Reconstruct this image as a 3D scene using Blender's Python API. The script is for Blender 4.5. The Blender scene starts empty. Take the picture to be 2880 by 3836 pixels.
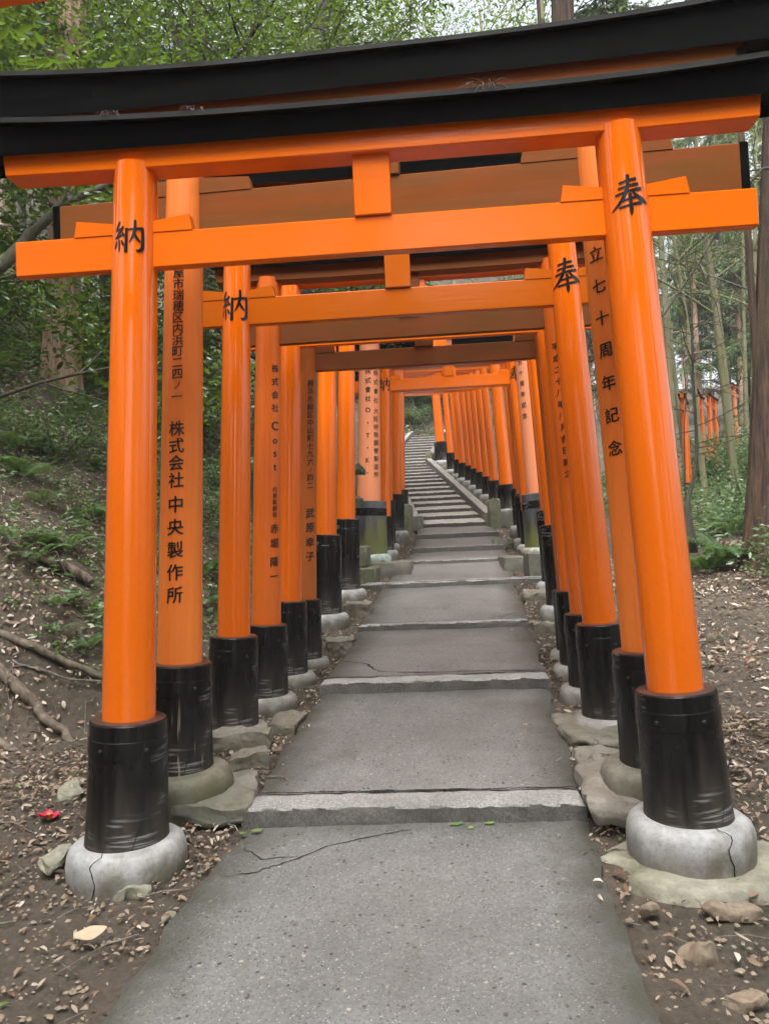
import bpy, bmesh, math, random
import numpy as np
from mathutils import Vector, Matrix

# ------------------------------------------------------------------ camera, world, sun, exposure
scene = bpy.context.scene
C = scene.collection
cam_data = bpy.data.cameras.new("camera")
cam = bpy.data.objects.new("camera", cam_data); C.objects.link(cam)
PITCH, YAW, ROLL = math.radians(2.0), math.radians(-4.07), math.radians(-2.52)
fw = Vector((math.sin(YAW)*math.cos(PITCH), math.cos(YAW)*math.cos(PITCH), math.sin(PITCH)))
rt = Vector((math.cos(YAW), -math.sin(YAW), 0)); up = rt.cross(fw)
r2 = math.cos(ROLL)*rt + math.sin(ROLL)*up; u2 = -math.sin(ROLL)*rt + math.cos(ROLL)*up
cam.matrix_world = Matrix((( r2.x, u2.x, -fw.x, .217), (r2.y, u2.y, -fw.y, -3.185), (r2.z, u2.z, -fw.z, 1.335), (0, 0, 0, 1)))
cam_data.sensor_fit = 'VERTICAL'; cam_data.sensor_height = 36.0; cam_data.lens = 36.0*2882/3836
cam_data.clip_start = .05; cam_data.clip_end = 1500
scene.camera = cam

world = bpy.data.worlds.new("World"); scene.world = world; world.use_nodes = True
wt = world.node_tree; bg = wt.nodes["Background"]
sky = wt.nodes.new("ShaderNodeTexSky"); sky.sky_type = 'NISHITA'; sky.sun_disc = False
SUN_EL, SUN_AZ = math.radians(66), math.radians(186)
sky.sun_elevation = SUN_EL; sky.sun_rotation = SUN_AZ
sky.air_density = 1.0; sky.dust_density = 6.0; sky.ozone_density = 0.6
hs = wt.nodes.new('ShaderNodeHueSaturation'); hs.inputs['Saturation'].default_value = .45
wt.links.new(sky.outputs[0], hs.inputs['Color']); wt.links.new(hs.outputs[0], bg.inputs[0]); bg.inputs[1].default_value = .15
sun_d = bpy.data.lights.new("sun", 'SUN'); sun_d.energy = 1.5; sun_d.angle = math.radians(50); sun_d.color = (1, .985, .965)
sun = bpy.data.objects.new("sun", sun_d); C.objects.link(sun)
sdir = Vector((math.sin(SUN_AZ)*math.cos(SUN_EL), math.cos(SUN_AZ)*math.cos(SUN_EL), math.sin(SUN_EL)))
sun.rotation_euler = sdir.to_track_quat('Z', 'Y').to_euler(); sun.location = (0, 0, 40)
scene.view_settings.view_transform = 'Standard'; scene.view_settings.look = 'None'
scene.view_settings.gamma = 1.0; scene.view_settings.exposure = 1.67
scene.cycles.use_denoising = True; scene.cycles.denoising_prefilter = 'FAST'
scene.cycles.max_bounces = 10; scene.cycles.diffuse_bounces = 5; scene.cycles.glossy_bounces = 3
scene.cycles.transmission_bounces = 3; scene.cycles.sample_clamp_indirect = 6.0; scene.cycles.volume_bounces = 1; scene.cycles.volume_step_rate = 4; scene.cycles.volume_max_steps = 64

# ------------------------------------------------------------------ terrain shape
def lerp_tab(t, x):
    if x <= t[0][0]: return t[0][1] + (x - t[0][0])*(t[1][1]-t[0][1])/(t[1][0]-t[0][0])*0.3
    for (a, b), (c, d) in zip(t, t[1:]):
        if x <= c: return b + (d-b)*(x-a)/(c-a)
    a, b = t[-2]; c, d = t[-1]
    return d + (x-c)*0.10
def sstep(a, b, x):
    t = min(1, max(0, (x-a)/(b-a))); return t*t*(3-2*t)
PZ = [(-6, -.12), (-1, -.03), (.3, .05), (2.05, .29), (3.9, .49), (5.85, .75), (7.8, .95), (9.4, 1.09), (11.1, 1.31), (12.4, 1.50), (25, 4.0), (31, 5.7), (40, 6.6)]
PX = [(-6, -.34), (-.98, -.045), (.3, .03), (2.05, .125), (3.9, .205), (5.85, .285), (7.8, .42), (9.4, .50), (11.1, .54), (12.4, .50), (25, -.85), (31, -.2), (40, 2.5)]
MZ = [(-6, -.16), (-1, -.075), (.1, .01), (.45, .10), (1.2, .175), (2.0, .165), (2.6, .225), (3.2, .31), (4.0, .47), (4.9, .67), (5.7, .75), (7.0, .87), (7.8, .93), (9.4, 1.05), (11.1, 1.29), (12.4, 1.47)]
def path_z(y): return lerp_tab(PZ, y)
def path_x(y): return lerp_tab(PX, y)
def wob(x, y):
    return (math.sin(1.7*x+.6*y+.4)*math.sin(1.3*y-.8*x)+.5*math.sin(3.9*x-2.2*y)*math.sin(3.1*y+1.2*x)+.3*math.sin(7.1*x+5.3*y)*math.sin(6.7*y-4.1*x))
def ground_z(x, y):
    pz = path_z(y); u = x - path_x(y)
    side = pz
    if y > 12.4:
        r = 1.5 + .115*(y-12.4)
        side = pz + (min(r, pz)-pz)*sstep(1.2, 6.5, u)
    if y < 12.4: side += (lerp_tab(MZ, y)-pz)*sstep(.70, .84, abs(u))
    z = side - (.0 if y < 12.4 else .12*sstep(.5, .7, abs(u)))
    if y > 12.4 and abs(u) < .8: z -= .25
    foot = -2.75 + 1.3*sstep(.7, 2.1, y)
    v = foot - (u+path_x(y)*min(1, max(0, 1-y/3))) if y < 3 else -1.45 - u
    if v > 0:
        z += .85*min(v, 3.4)*sstep(0, .25, v) + .5*max(0, min(v-3.4, 24))
        z += .07*wob(x*1.3, y*1.3)*min(1, v*2)
    if u > 1.3:
        z += .05*wob(x, y)*min(1, (u-1.3)) + .02*max(0, min(u-6, 60))
    if y > 33:
        z +=   .8*min(y-33, 26)*(1-sstep(2, 9, u))*sstep(33, 36, y) + .12*min(y-33, 60)*sstep(2, 9, u)
    if abs(u) < .74 and y <= 12.4: z -= .10          # bed of the paving
    return z

# ------------------------------------------------------------------ node helper and materials
class NT:
    def __init__(s, name):
        s.m = bpy.data.materials.new(name); s.m.use_nodes = True
        s.t = s.m.node_tree; s.b = s.t.nodes["Principled BSDF"]; s.out = s.t.nodes["Material Output"]
        s.tc = s.t.nodes.new("ShaderNodeTexCoord")
    def n(s, typ, **kw):
        x = s.t.nodes.new(typ)
        for k, v in kw.items(): setattr(x, k, v)
        return x
    def put(s, sock, v):
        if hasattr(v, 'is_output') or isinstance(v, bpy.types.NodeSocket): s.t.links.new(v, sock)
        elif isinstance(v, (tuple, list)) and len(v) == 3 and sock.type == 'RGBA': sock.default_value = (*v, 1)
        else: sock.default_value = v
    def coords(s, scale=(1, 1, 1), src='Object'):
        mp = s.n("ShaderNodeMapping"); mp.inputs['Scale'].default_value = scale
        s.t.links.new(s.tc.outputs[src], mp.inputs[0]); return mp.outputs[0]
    def noise(s, scale, vec=None, detail=4, rough=.55):
        x = s.n("ShaderNodeTexNoise"); x.inputs['Scale'].default_value = scale
        x.inputs['Detail'].default_value = detail; x.inputs['Roughness'].default_value = rough
        s.t.links.new(vec or s.coords(), x.inputs['Vector']); return x.outputs['Fac']
    def voro(s, scale, vec=None, out='Color', feature='F1', rnd=1.0):
        x = s.n("ShaderNodeTexVoronoi"); x.feature = feature; x.inputs['Scale'].default_value = scale
        x.inputs['Randomness'].default_value = rnd
        s.t.links.new(vec or s.coords(), x.inputs['Vector']); return x.outputs[out]
    def ramp(s, fac, *stops):
        x = s.n("ShaderNodeValToRGB"); e = x.color_ramp.elements
        while len(e) < len(stops): e.new(.5)
        for el, (p, c) in zip(e, stops):
            el.position = p; el.color = (*c, 1) if isinstance(c, (tuple, list)) else (c, c, c, 1)
        s.put(x.inputs[0], fac); return x.outputs[0]
    def mix(s, fac, a, b, mode='MIX'):
        x = s.n("ShaderNodeMix", data_type='RGBA', blend_type=mode)
        s.put(x.inputs[0], fac); s.put(x.inputs[6], a); s.put(x.inputs[7], b); return x.outputs[2]
    def math(s, op, a, b=0.0):
        x = s.n("ShaderNodeMath", operation=op); s.put(x.inputs[0], a); s.put(x.inputs[1], b); return x.outputs[0]
    def sep(s, v, ch):
        x = s.n("ShaderNodeSeparateXYZ"); s.put(x.inputs[0], v); return x.outputs[ch]
    def attr(s, name):
        x = s.n("ShaderNodeAttribute"); x.attribute_name = name; return x.outputs['Fac']
    def objrand(s): return s.n("ShaderNodeObjectInfo").outputs['Random']
    def bump(s, h, strength=.3, dist=.01, prev=None):
        x = s.n("ShaderNodeBump"); x.inputs['Strength'].default_value = strength; x.inputs['Distance'].default_value = dist
        s.put(x.inputs['Height'], h)
        if prev: s.t.links.new(prev, x.inputs['Normal'])
        s.t.links.new(x.outputs[0], s.b.inputs['Normal']); return x.outputs[0]
    def set(s, **kw):
        for k, v in kw.items(): s.put(s.b.inputs[k.replace('_', ' ')], v)
        return s

def paint(name, col, faded, fade, rough=.3, coat=.35, axis='z', moss=0.0, streak=.0, worn=.10, spec=.5):
    t = NT(name)
    sc = {'z': (9, 9, .8), 'x': (.8, 9, 9)}[axis]; fine = {'z': (60, 60, 2.2), 'x': (2.2, 60, 60)}[axis]
    v = t.coords(sc); f = t.coords(fine)
    big = t.noise(1.1, t.coords(), 3)
    c = t.mix(t.ramp(big, (.32, 0.), (.68, 1.)), tuple(x*.94 for x in col), col)
    c = t.mix(t.ramp(t.noise(1.0, v, 5), (.5-fade*.45, 0.), (.85-fade*.4, fade)), c, faded)
    c = t.mix(t.ramp(t.noise(1.0, f, 3), (.56, 0.), (.74, worn)), c, tuple(x*.55 for x in col))
    spots = t.ramp(t.voro(26, t.coords(), 'Distance'), (.035, 1.), (.06, 0.))
    sel = t.ramp(t.noise(5, t.coords(), 2), (.54, 0.), (.60, .8))
    c = t.mix(t.math('MULTIPLY', spots, sel), c, (.06, .025, .012))
    if moss: c = t.mix(t.ramp(t.noise(1.3, t.coords((1.2, 3, 5)), 5), (.38, 0.), (.66, moss)), c, (.085, .056, .010))
    if streak: c = t.mix(t.ramp(t.noise(1.0, f, 2), (.44, 0.), (.6, streak)), c, tuple(min(1, x*1.4+.02) for x in faded))
    t.set(Base_Color=c, Coat_Weight=coat, Coat_Roughness=.05, Specular_IOR_Level=spec,
          Roughness=t.ramp(t.noise(1.4, v, 4), (.3, rough*.75), (.75, min(1, rough*1.5))))
    b = t.bump(t.noise(1.0, f, 5, .7), .02 if axis == 'z' else .30, .004)
    if axis == 'x': b = t.bump(t.noise(30, t.coords((.6, 1, 1)), 4, .7), .22, .004, b)
    t.bump(t.noise(2.6, t.coords((1, 1, 1)), 3), .05 if axis == 'z' else .10, .02, b)
    return t.m
VERM = (.81, .152, .003)
M = {}
M['fresh'] = paint('vermilion_lacquer', VERM, (.78, .175, .010), .10, .13, .40, worn=.02, spec=.5)
M['fresh_x'] = paint('vermilion_lacquer_beam', VERM, (.78, .175, .010), .10, .12, .0, 'x', worn=.02, spec=.4)
M['dull'] = paint('dull_vermilion', (.74, .14, .005), (.64, .16, .016), .3, .34, .1)
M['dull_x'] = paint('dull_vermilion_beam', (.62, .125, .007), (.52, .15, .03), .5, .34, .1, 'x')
M['faded'] = paint('faded_orange_wood', (.80, .178, .018), (.74, .215, .040), .6, .42, .0, streak=.12, worn=.05, spec=.3)
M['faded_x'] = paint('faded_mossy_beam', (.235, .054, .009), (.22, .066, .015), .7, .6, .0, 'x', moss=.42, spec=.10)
M['deep_x'] = paint('shaded_vermilion_beam', (.50, .105, .004), (.44, .12, .012), .3, .14, .0, 'x', worn=.04, spec=.45)  # lacquer colour darkened to carry the shade under the inner gate tops
M['brown'] = paint('brownish_faded_paint', (.50, .115, .014), (.44, .13, .025), .6, .5, .0, spec=.25)
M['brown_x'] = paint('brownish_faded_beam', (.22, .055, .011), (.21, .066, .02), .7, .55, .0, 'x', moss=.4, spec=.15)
M['pink'] = paint('pale_salmon_paint', (.64, .19, .075), (.64, .24, .12), .8, .5, .0, spec=.25)
M['pink_x'] = paint('pale_salmon_beam', (.58, .17, .07), (.60, .21, .11), .8, .5, .0, 'x', spec=.25)

def black(name, dirt, peel=0.0):
    t = NT(name)
    v = t.coords((26, 26, 1.3)); z = t.sep(t.coords((1, 1, 1)), 2)
    c = t.mix(t.ramp(t.noise(1., v, 5), (.35, 0.), (.8, .7)), (.003, .003, .0034), (.020, .0195, .019))
    low = t.math('ADD', t.math('MULTIPLY', z, -2.2), t.math('MULTIPLY', t.noise(1.2, t.coords((14, 14, 2)), 5), 1.5))
    c = t.mix(t.ramp(low, (.22, 0.), (1.0, dirt)), c, (.075, .06, .045))
    sc = t.math('MULTIPLY', t.ramp(t.noise(1., t.coords((6, 6, 90)), 2), (.50, 0.), (.62, 1.)), t.ramp(t.noise(3.1, t.coords(), 2), (.53, 0.), (.62, 1.)))
    c = t.mix(t.math('MULTIPLY', sc, .6), c, (.30, .30, .31))
    cr = t.ramp(t.voro(9, t.coords((1, 1, .4)), 'Distance', 'DISTANCE_TO_EDGE'), (.0, 1.), (.03, 0.))
    c = t.mix(t.math('MULTIPLY', cr, t.ramp(t.noise(2.2, t.coords(), 2), (.55, 0.), (.65, .8))), c, (.003, .003, .003))
    if peel: c = t.mix(t.math('MULTIPLY', t.ramp(t.noise(1., t.coords((34, 34, 2.2)), 4), (.60, 0.), (.66, peel)), t.ramp(z, (.0, 1.), (.42, .0))), c, (.46, .36, .25))
    t.set(Base_Color=c, Roughness=t.ramp(low, (.0, .25), (.8, .62)), Specular_IOR_Level=.32)
    t.bump(t.noise(1., t.coords((40, 40, 2)), 4), .25, .004)
    return t.m
M['black'] = black('black_lacquered_wood', .75)
M['black_clean'] = black('black_lacquer', .25)
M['black_peel'] = black('peeling_black_wood', .4, .9)
def mossyblack():
    t = NT('algae_stained_black_metal')
    v = t.coords((7, 7, 1.0)); z = t.sep(t.coords(), 2)
    n = t.noise(1., v, 5)
    c = t.mix(t.ramp(n, (.3, 0.), (.75, 1.)), (.018, .019, .021), (.10, .11, .12))
    m = t.math('ADD', t.math('MULTIPLY', z, -1.6), t.math('MULTIPLY', n, 1.9))
    c = t.mix(t.ramp(m, (.15, 0.), (.65, .9)), c, (.11, .115, .028))
    t.set(Base_Color=c, Roughness=.5); t.bump(n, .1, .01); return t.m
M['black_moss'] = mossyblack()
t = NT('dark_brown_lid'); t.set(Base_Color=t.mix(t.noise(12), (.035, .018, .016), (.09, .04, .03)), Roughness=.32); M['lid'] = t.m
t = NT('black_ink'); t.set(Base_Color=(.004, .004, .0045), Roughness=.3); M['ink'] = t.m
def kasagi_mat():
    t = NT('black_top_beam')
    c = t.mix(t.ramp(t.noise(1., t.coords((1.5, 18, 18)), 5), (.4, 0.), (.8, 1.)), (.0012, .0012, .0014), (.005, .0052, .0056))
    t.set(Base_Color=c, Roughness=.5, Specular_IOR_Level=.05); t.bump(t.noise(1., t.coords((3, 30, 30)), 3), .12, .005); return t.m
M['kasagi'] = kasagi_mat()
def board_mat():
    t = NT('weathered_black_board')
    c = t.mix(t.ramp(t.noise(1., t.coords((2.5, 22, 22)), 5), (.35, 0.), (.8, 1.)), (.006, .0065, .007), (.030, .034, .034))
    t.set(Base_Color=c, Roughness=.6, Specular_IOR_Level=.15); return t.m
M['board'] = board_mat()

def stone(name, a, b, dirt=(.10, .075, .05), moss=0.0, scale=1.0, bumpy=.25, low=True, lichen=0.0):
    t = NT(name)
    n = t.noise(5*scale, t.coords(), 6, .65)
    c = t.mix(t.ramp(n, (.32, 0.), (.70, 1.)), a, b)
    c = t.mix(t.ramp(t.noise(60*scale, t.coords(), 2), (.5, 0.), (.75, .35)), c, tuple(x*.45 for x in a))
    if low:
        z = t.sep(t.coords(), 2)
        d = t.math('ADD', t.math('MULTIPLY', z, -5.0), t.math('MULTIPLY', t.noise(7, t.coords((1, 1, .5)), 5), 1.6))
        c = t.mix(t.ramp(d, (.12, 0.), (.85, .9)), c, dirt)
        gm = t.math('MULTIPLY', t.ramp(t.noise(6, t.coords(), 5, .7), (.48, 0.), (.66, .6)), t.ramp(d, (-.1, 0.), (.5, 1.)))
        c = t.mix(gm, c, (.085, .088, .045))
        c = t.mix(t.ramp(t.voro(34, t.coords(), 'Distance'), (.06, .7), (.12, 0.)), c, t.mix(.6, c, (.06, .055, .05)))
    if moss: c = t.mix(t.ramp(t.noise(3.2*scale, t.coords(), 6), (.55-moss*.4, 0.), (.75-moss*.3, moss)), c, (.075, .078, .030))
    if lichen: c = t.mix(t.ramp(t.noise(4.1, t.coords(), 4), (.5, 0.), (.62, lichen)), c, (.36, .46, .42))
    t.set(Base_Color=c, Roughness=.62)
    c = t.mix(t.ramp(t.noise(13*scale, t.coords(), 6, .75), (.42, .0), (.7, .55)), c, t.mix(.5, c, (.02, .018, .014)))
    t.set(Base_Color=c)
    b_ = t.bump(t.noise(22*scale, t.coords(), 6, .7), bumpy*1.6, .014)
    t.bump(n, bumpy*.6, .03, b_)
    return t.m
M['plinth'] = stone('pale_grey_stone', (.28, .285, .28), (.47, .48, .475), dirt=(.13, .105, .075), bumpy=.22)
M['plinth_moss'] = stone('mossy_stone', (.17, .16, .13), (.27, .26, .22), moss=.55)
M['plinth_dull'] = stone('grey_stone', (.24, .235, .215), (.36, .35, .33), moss=.25)
M['plinth_lichen'] = stone('lichen_stone', (.25, .25, .2), (.36, .36, .3), moss=.3, lichen=.9)
M['rubble'] = stone('rubble_stone', (.16, .145, .115), (.31, .285, .235), moss=.4, bumpy=.7, low=False)
M['slabstone'] = stone('flat_edging_stone', (.19, .17, .14), (.30, .28, .24), moss=.3, bumpy=.35, low=False)
M['cement'] = stone('yellowish_cement', (.26, .25, .19), (.45, .435, .355), moss=.5, bumpy=.5, low=False)
M['post'] = stone('mossy_post_stone', (.13, .13, .08), (.25, .24, .17), moss=.6, bumpy=.4, low=False)
M['block'] = stone('grey_block_stone', (.13, .125, .105), (.22, .215, .185), moss=.4, bumpy=.35, low=False)
M['lantern'] = stone('green_grey_lantern_stone', (.11, .12, .085), (.21, .22, .17), moss=.65, bumpy=.4, low=False)

def granite(name, a, b, moss):
    t = NT(name)
    cell = t.sep(t.voro(150, t.coords(), 'Color'), 0)
    c = t.mix(t.ramp(cell, (.0, 0.), (.55, .45), (.9, 1.)), a, b)
    c = t.mix(t.ramp(t.noise(3.5, t.coords(), 5), (.4, 0.), (.75, .6)), c, tuple(x*.55 for x in a))
    if moss: c = t.mix(t.ramp(t.noise(4.5, t.coords(), 6), (.5, 0.), (.75, moss)), c, (.06, .062, .034))
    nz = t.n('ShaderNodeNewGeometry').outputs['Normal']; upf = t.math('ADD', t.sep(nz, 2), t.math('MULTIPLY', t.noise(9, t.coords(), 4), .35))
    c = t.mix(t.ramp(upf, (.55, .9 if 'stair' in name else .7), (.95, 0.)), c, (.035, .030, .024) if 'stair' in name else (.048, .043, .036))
    t.set(Base_Color=c, Roughness=.7)
    b_ = t.bump(t.noise(45, t.coords(), 5, .7), .5, .012); t.bump(t.noise(9, t.coords(), 5), .4, .03, b_)
    return t.m
M['granite'] = granite('granite_step', (.18, .18, .17), (.37, .37, .355), .3)
M['stair'] = granite('stair_granite', (.26, .245, .22), (.46, .435, .40), .12)
M['stringer'] = granite('stringer_granite', (.22, .21, .19), (.36, .345, .32), .2)

def concrete():
    t = NT('exposed_aggregate_concrete')
    v = t.coords()
    base = t.mix(t.ramp(t.noise(1.6, v, 6, .6), (.33, 0.), (.7, 1.)), (.142, .147, .145), (.225, .231, .228))
    base = t.mix(t.ramp(t.noise(70, v, 3), (.35, 0.), (.72, .6)), base, (.068, .070, .067))
    def chips(scale, lo, hi, seedoff):
        vv = t.coords(); vo = t.n("ShaderNodeVectorMath", operation='ADD'); t.put(vo.inputs[0], vv); vo.inputs[1].default_value = (seedoff, seedoff*.7, 0)
        x = t.n("ShaderNodeTexVoronoi"); x.inputs['Scale'].default_value = scale; t.t.links.new(vo.outputs[0], x.inputs['Vector'])
        rnd = t.sep(x.outputs['Color'], 0)
        near = t.ramp(x.outputs['Distance'], (.28, 1.), (.38, 0.))
        return t.math('MULTIPLY', near, t.ramp(rnd, (lo, 0.), (lo+.01, 1.))), t.sep(x.outputs['Color'], 1)
    f1, r1 = chips(96, .30, 1, 0.0)
    c = t.mix(t.math('MULTIPLY', f1, .7), base, t.ramp(r1, (.0, (.030, .029, .031)), (.55, (.065, .060, .055)), (.65, (.17, .155, .135)), (.9, (.26, .24, .21)), (1., (.38, .36, .32))))
    f2, r3 = chips(150, .93, 1, 3.7)
    c = t.mix(f2, c, (.46, .45, .42))
    f3, r4 = chips(46, .90, 1, 7.1)
    c = t.mix(t.math('MULTIPLY', f3, .9), c, t.ramp(r4, (.5, (.022, .021, .023)), (.75, (.06, .055, .05)), (.9, (.34, .32, .28))))
    c = t.mix(t.ramp(t.noise(.9, t.coords((1, .6, 1)), 5, .6), (.46, 0.), (.68, .38)), c, (.085, .084, .075))
    c = t.mix(t.ramp(t.noise(2.7, t.coords((1, 1, 1)), 6, .7), (.58, 0.), (.70, .30)), c, (.055, .056, .044))
    e = t.math('ADD', t.attr('edge'), t.math('MULTIPLY', t.noise(5, v, 6, .75), .34))
    c = t.mix(t.ramp(e, (.17, .85), (.42, 0.)), c, (.040, .041, .027))
    t.set(Base_Color=c, Roughness=.52)
    b_ = t.bump(t.noise(120, v, 4, .7), .35, .006); t.bump(f1, .25, .004, b_)
    return t.m
M['concrete'] = concrete()
def soil():
    t = NT('forest_soil')
    v = t.coords()
    c = t.mix(t.ramp(t.noise(1.7, v, 6, .65), (.33, 0.), (.7, 1.)), (.032, .025, .018), (.088, .070, .051))
    c = t.mix(t.ramp(t.noise(28, v, 5, .7), (.42, 0.), (.7, .6)), c, (.105, .086, .063))
    cell = t.voro(36, v, 'Color'); d = t.voro(36, v, 'Distance')
    st = t.math('MULTIPLY', t.ramp(d, (.25, 1.), (.36, 0.)), t.ramp(t.sep(cell, 0), (.80, 0.), (.82, 1.)))
    c = t.mix(st, c, t.ramp(t.sep(cell, 1), (.0, (.10, .075, .055)), (.6, (.24, .17, .10)), (1., (.33, .29, .23))))
    c = t.mix(t.ramp(t.noise(1.1, v, 5), (.60, 0.), (.74, .45)), c, (.040, .050, .018))
    t.set(Base_Color=c, Roughness=.9)
    b_ = t.bump(t.noise(40, v, 6, .75), .7, .02); t.bump(t.noise(6, v, 5), .5, .06, b_)
    return t.m
M['soil'] = soil()
def bark(name, a, b, moss=0.0, mosscol=(.10, .105, .03), scale=1.0, horiz=False):
    t = NT(name)
    n = t.math('ADD', t.math('MULTIPLY', t.noise(1.0, t.coords((11*scale, 11*scale, .7*scale)), 5, .6), .6), t.math('MULTIPLY', t.noise(1.0, t.coords((34*scale, 34*scale, 2.2*scale)), 5, .65), .4))
    c = t.mix(t.ramp(n, (.40, 0.), (.60, 1.)), a, b)
    c = t.mix(t.ramp(t.noise(1., t.coords((3, 3, .5)), 3), (.45, 0.), (.75, .5)), c, tuple((x*.6+.03) for x in a))
    if moss: c = t.mix(t.ramp(t.noise(1.2, t.coords((2.2, 2.2, .7)), 6), (.52-moss*.3, 0.), (.66-moss*.2, moss)), c, mosscol)
    t.set(Base_Color=c, Roughness=.85); t.bump(n, 1.0, .06); return t.m
M['bark_cedar'] = bark('cedar_bark', (.020, .012, .008), (.115, .066, .040), .2)
M['bark_red'] = bark('reddish_cedar_bark', (.26, .155, .105), (.56, .37, .27), .2, (.17, .15, .08))
M['bark_pale'] = bark('pale_mossy_bark', (.17, .155, .11), (.34, .31, .235), .8, (.17, .17, .07))
M['bark_dark'] = bark('dark_bark', (.028, .023, .018), (.085, .07, .055), .3)
M['twig'] = bark('grey_twig_bark', (.10, .085, .07), (.24, .21, .18), .2)
M['root'] = bark('root_bark', (.08, .06, .045), (.22, .18, .14), .25)
def leafmat(name, stops, rough=.38, trans=.3, tcol=(.22, .34, .04)):
    t = NT(name)
    c = t.ramp(t.attr('tint'), *stops)
    t.set(Base_Color=c, Roughness=rough)
    tr = t.n("ShaderNodeBsdfTranslucent"); t.put(tr.inputs[0], t.mix(.5, c, tcol))
    mx = t.n("ShaderNodeMixShader"); mx.inputs[0].default_value = trans
    t.t.links.new(t.b.outputs[0], mx.inputs[1]); t.t.links.new(tr.outputs[0], mx.inputs[2]); t.t.links.new(mx.outputs[0], t.out.inputs[0])
    return t.m
M['leaf'] = leafmat('evergreen_leaf', ((0, (.008, .022, .008)), (.45, (.020, .050, .014)), (.8, (.048, .098, .022)), (1., (.13, .19, .05))), .18, .30, (.32, .5, .04))
M['leaf_conifer'] = leafmat('conifer_needle', ((0, (.032, .056, .032)), (.6, (.085, .135, .075)), (1., (.17, .23, .13))), .5, .38)
M['leaf_pale'] = leafmat('pale_spring_leaf', ((0, (.07, .12, .03)), (.6, (.15, .22, .05)), (1., (.26, .33, .09))), .45, .45)
M['leaf_under'] = leafmat('undergrowth_leaf', ((0, (.055, .105, .042)), (.6, (.14, .23, .105)), (1., (.32, .42, .26))), .24, .42)
M['fern'] = leafmat('fern_frond', ((0, (.03, .07, .022)), (.6, (.08, .16, .060)), (1., (.18, .27, .15))), .35, .35)
M['litter'] = leafmat('dry_leaf', ((0, (.022, .016, .011)), (.2, (.070, .046, .032)), (.38, (.17, .095, .055)), (.55, (.25, .19, .135)), (.75, (.34, .28, .215)), (.90, (.48, .42, .35)), (.93, (.56, .51, .44)), (.95, (.07, .13, .03)), (1., (.10, .17, .04))), .5, .1, (.3, .2, .1))
def plain(name, col, rough=.6):
    t = NT(name); t.set(Base_Color=t.mix(t.noise(20), tuple(x*.7 for x in col), col), Roughness=rough); return t.m
M['crack'] = plain('dark_gap', (.012, .010, .008), .95)
M['petal'] = plain('red_petal', (.50, .015, .05), .45)
M['stamen'] = plain('yellow_stamen', (.6, .35, .03), .6)
M['pebble'] = stone('pebble_stone', (.17, .13, .09), (.36, .29, .21), low=False, bumpy=.4)

# ------------------------------------------------------------------ mesh helpers
class MB:
    def __init__(s): s.v = []; s.f = []; s.mi = []; s.cur = 0
    def add(s, vs, fs):
        o = len(s.v); s.v.extend([tuple(v) for v in vs])
        for f in fs: s.f.append(tuple(i+o for i in f)); s.mi.append(s.cur)
    def build(s, name, mats, parent=None, smooth=True, loc=None, sharp=None):
        me = bpy.data.meshes.new(name); me.from_pydata(s.v, [], s.f)
        for m in (mats if isinstance(mats, (list, tuple)) else [mats]): me.materials.append(m)
        if len(me.materials) > 1: me.polygons.foreach_set('material_index', s.mi)
        if smooth:
            me.polygons.foreach_set('use_smooth', [True]*len(me.polygons))
            me.set_sharp_from_angle(angle=math.radians(38 if sharp is None else sharp))
        me.update(); o = bpy.data.objects.new(name, me); C.objects.link(o)
        if parent: o.parent = parent
        if loc: o.location = loc
        return o
def frame(d):
    d = d.normalized(); a = Vector((0, 0, 1)) if abs(d.z) < .9 else Vector((1, 0, 0))
    x = d.cross(a).normalized(); return x, d.cross(x)
def tube(mb, pts, rad, seg=8, cap=True):
    pts = [Vector(p) for p in pts]; n = len(pts); vs = []; fs = []
    x, y = frame(pts[1]-pts[0])
    for i, p in enumerate(pts):
        d = (pts[min(i+1, n-1)]-pts[max(i-1, 0)]).normalized()
        x = (x - d*x.dot(d)).normalized(); y = d.cross(x)
        for k in range(seg):
            a = 2*math.pi*k/seg; vs.append(p+(x*math.cos(a)+y*math.sin(a))*rad[i])
    for i in range(n-1):
        for k in range(seg):
            k2 = (k+1) % seg; fs.append((i*seg+k, i*seg+k2, (i+1)*seg+k2, (i+1)*seg+k))
    if cap: fs.append(tuple(range(seg))[::-1]); fs.append(tuple((n-1)*seg+k for k in range(seg)))
    mb.add(vs, fs)
def lathe(mb, prof, seg=48, fn=None, angs=None, mats=None):
    angs = angs or [2*math.pi*k/seg for k in range(seg)]; seg = len(angs); vs = []
    for j, (r, z) in enumerate(prof):
        for a in angs:
            rr, zz = (r, z) if fn is None else fn(r, z, a, j)
            vs.append((rr*math.cos(a), rr*math.sin(a), zz))
    for j in range(len(prof)-1):
        fs = []
        for k in range(seg):
            k2 = (k+1) % seg; fs.append((k, k2, seg+k2, seg+k))
        if mats: mb.cur = mats[j]
        o = j*seg
        mb.f.extend(tuple(i+o+len(mb.v) for i in f) for f in fs); mb.mi.extend([mb.cur]*len(fs))
    base = len(mb.v); mb.v.extend(vs)
    mb.f.append(tuple(base+k for k in range(seg))[::-1]); mb.mi.append(mb.cur)
    mb.f.append(tuple(base+(len(prof)-1)*seg+k for k in range(seg))); mb.mi.append(mb.cur)
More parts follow.
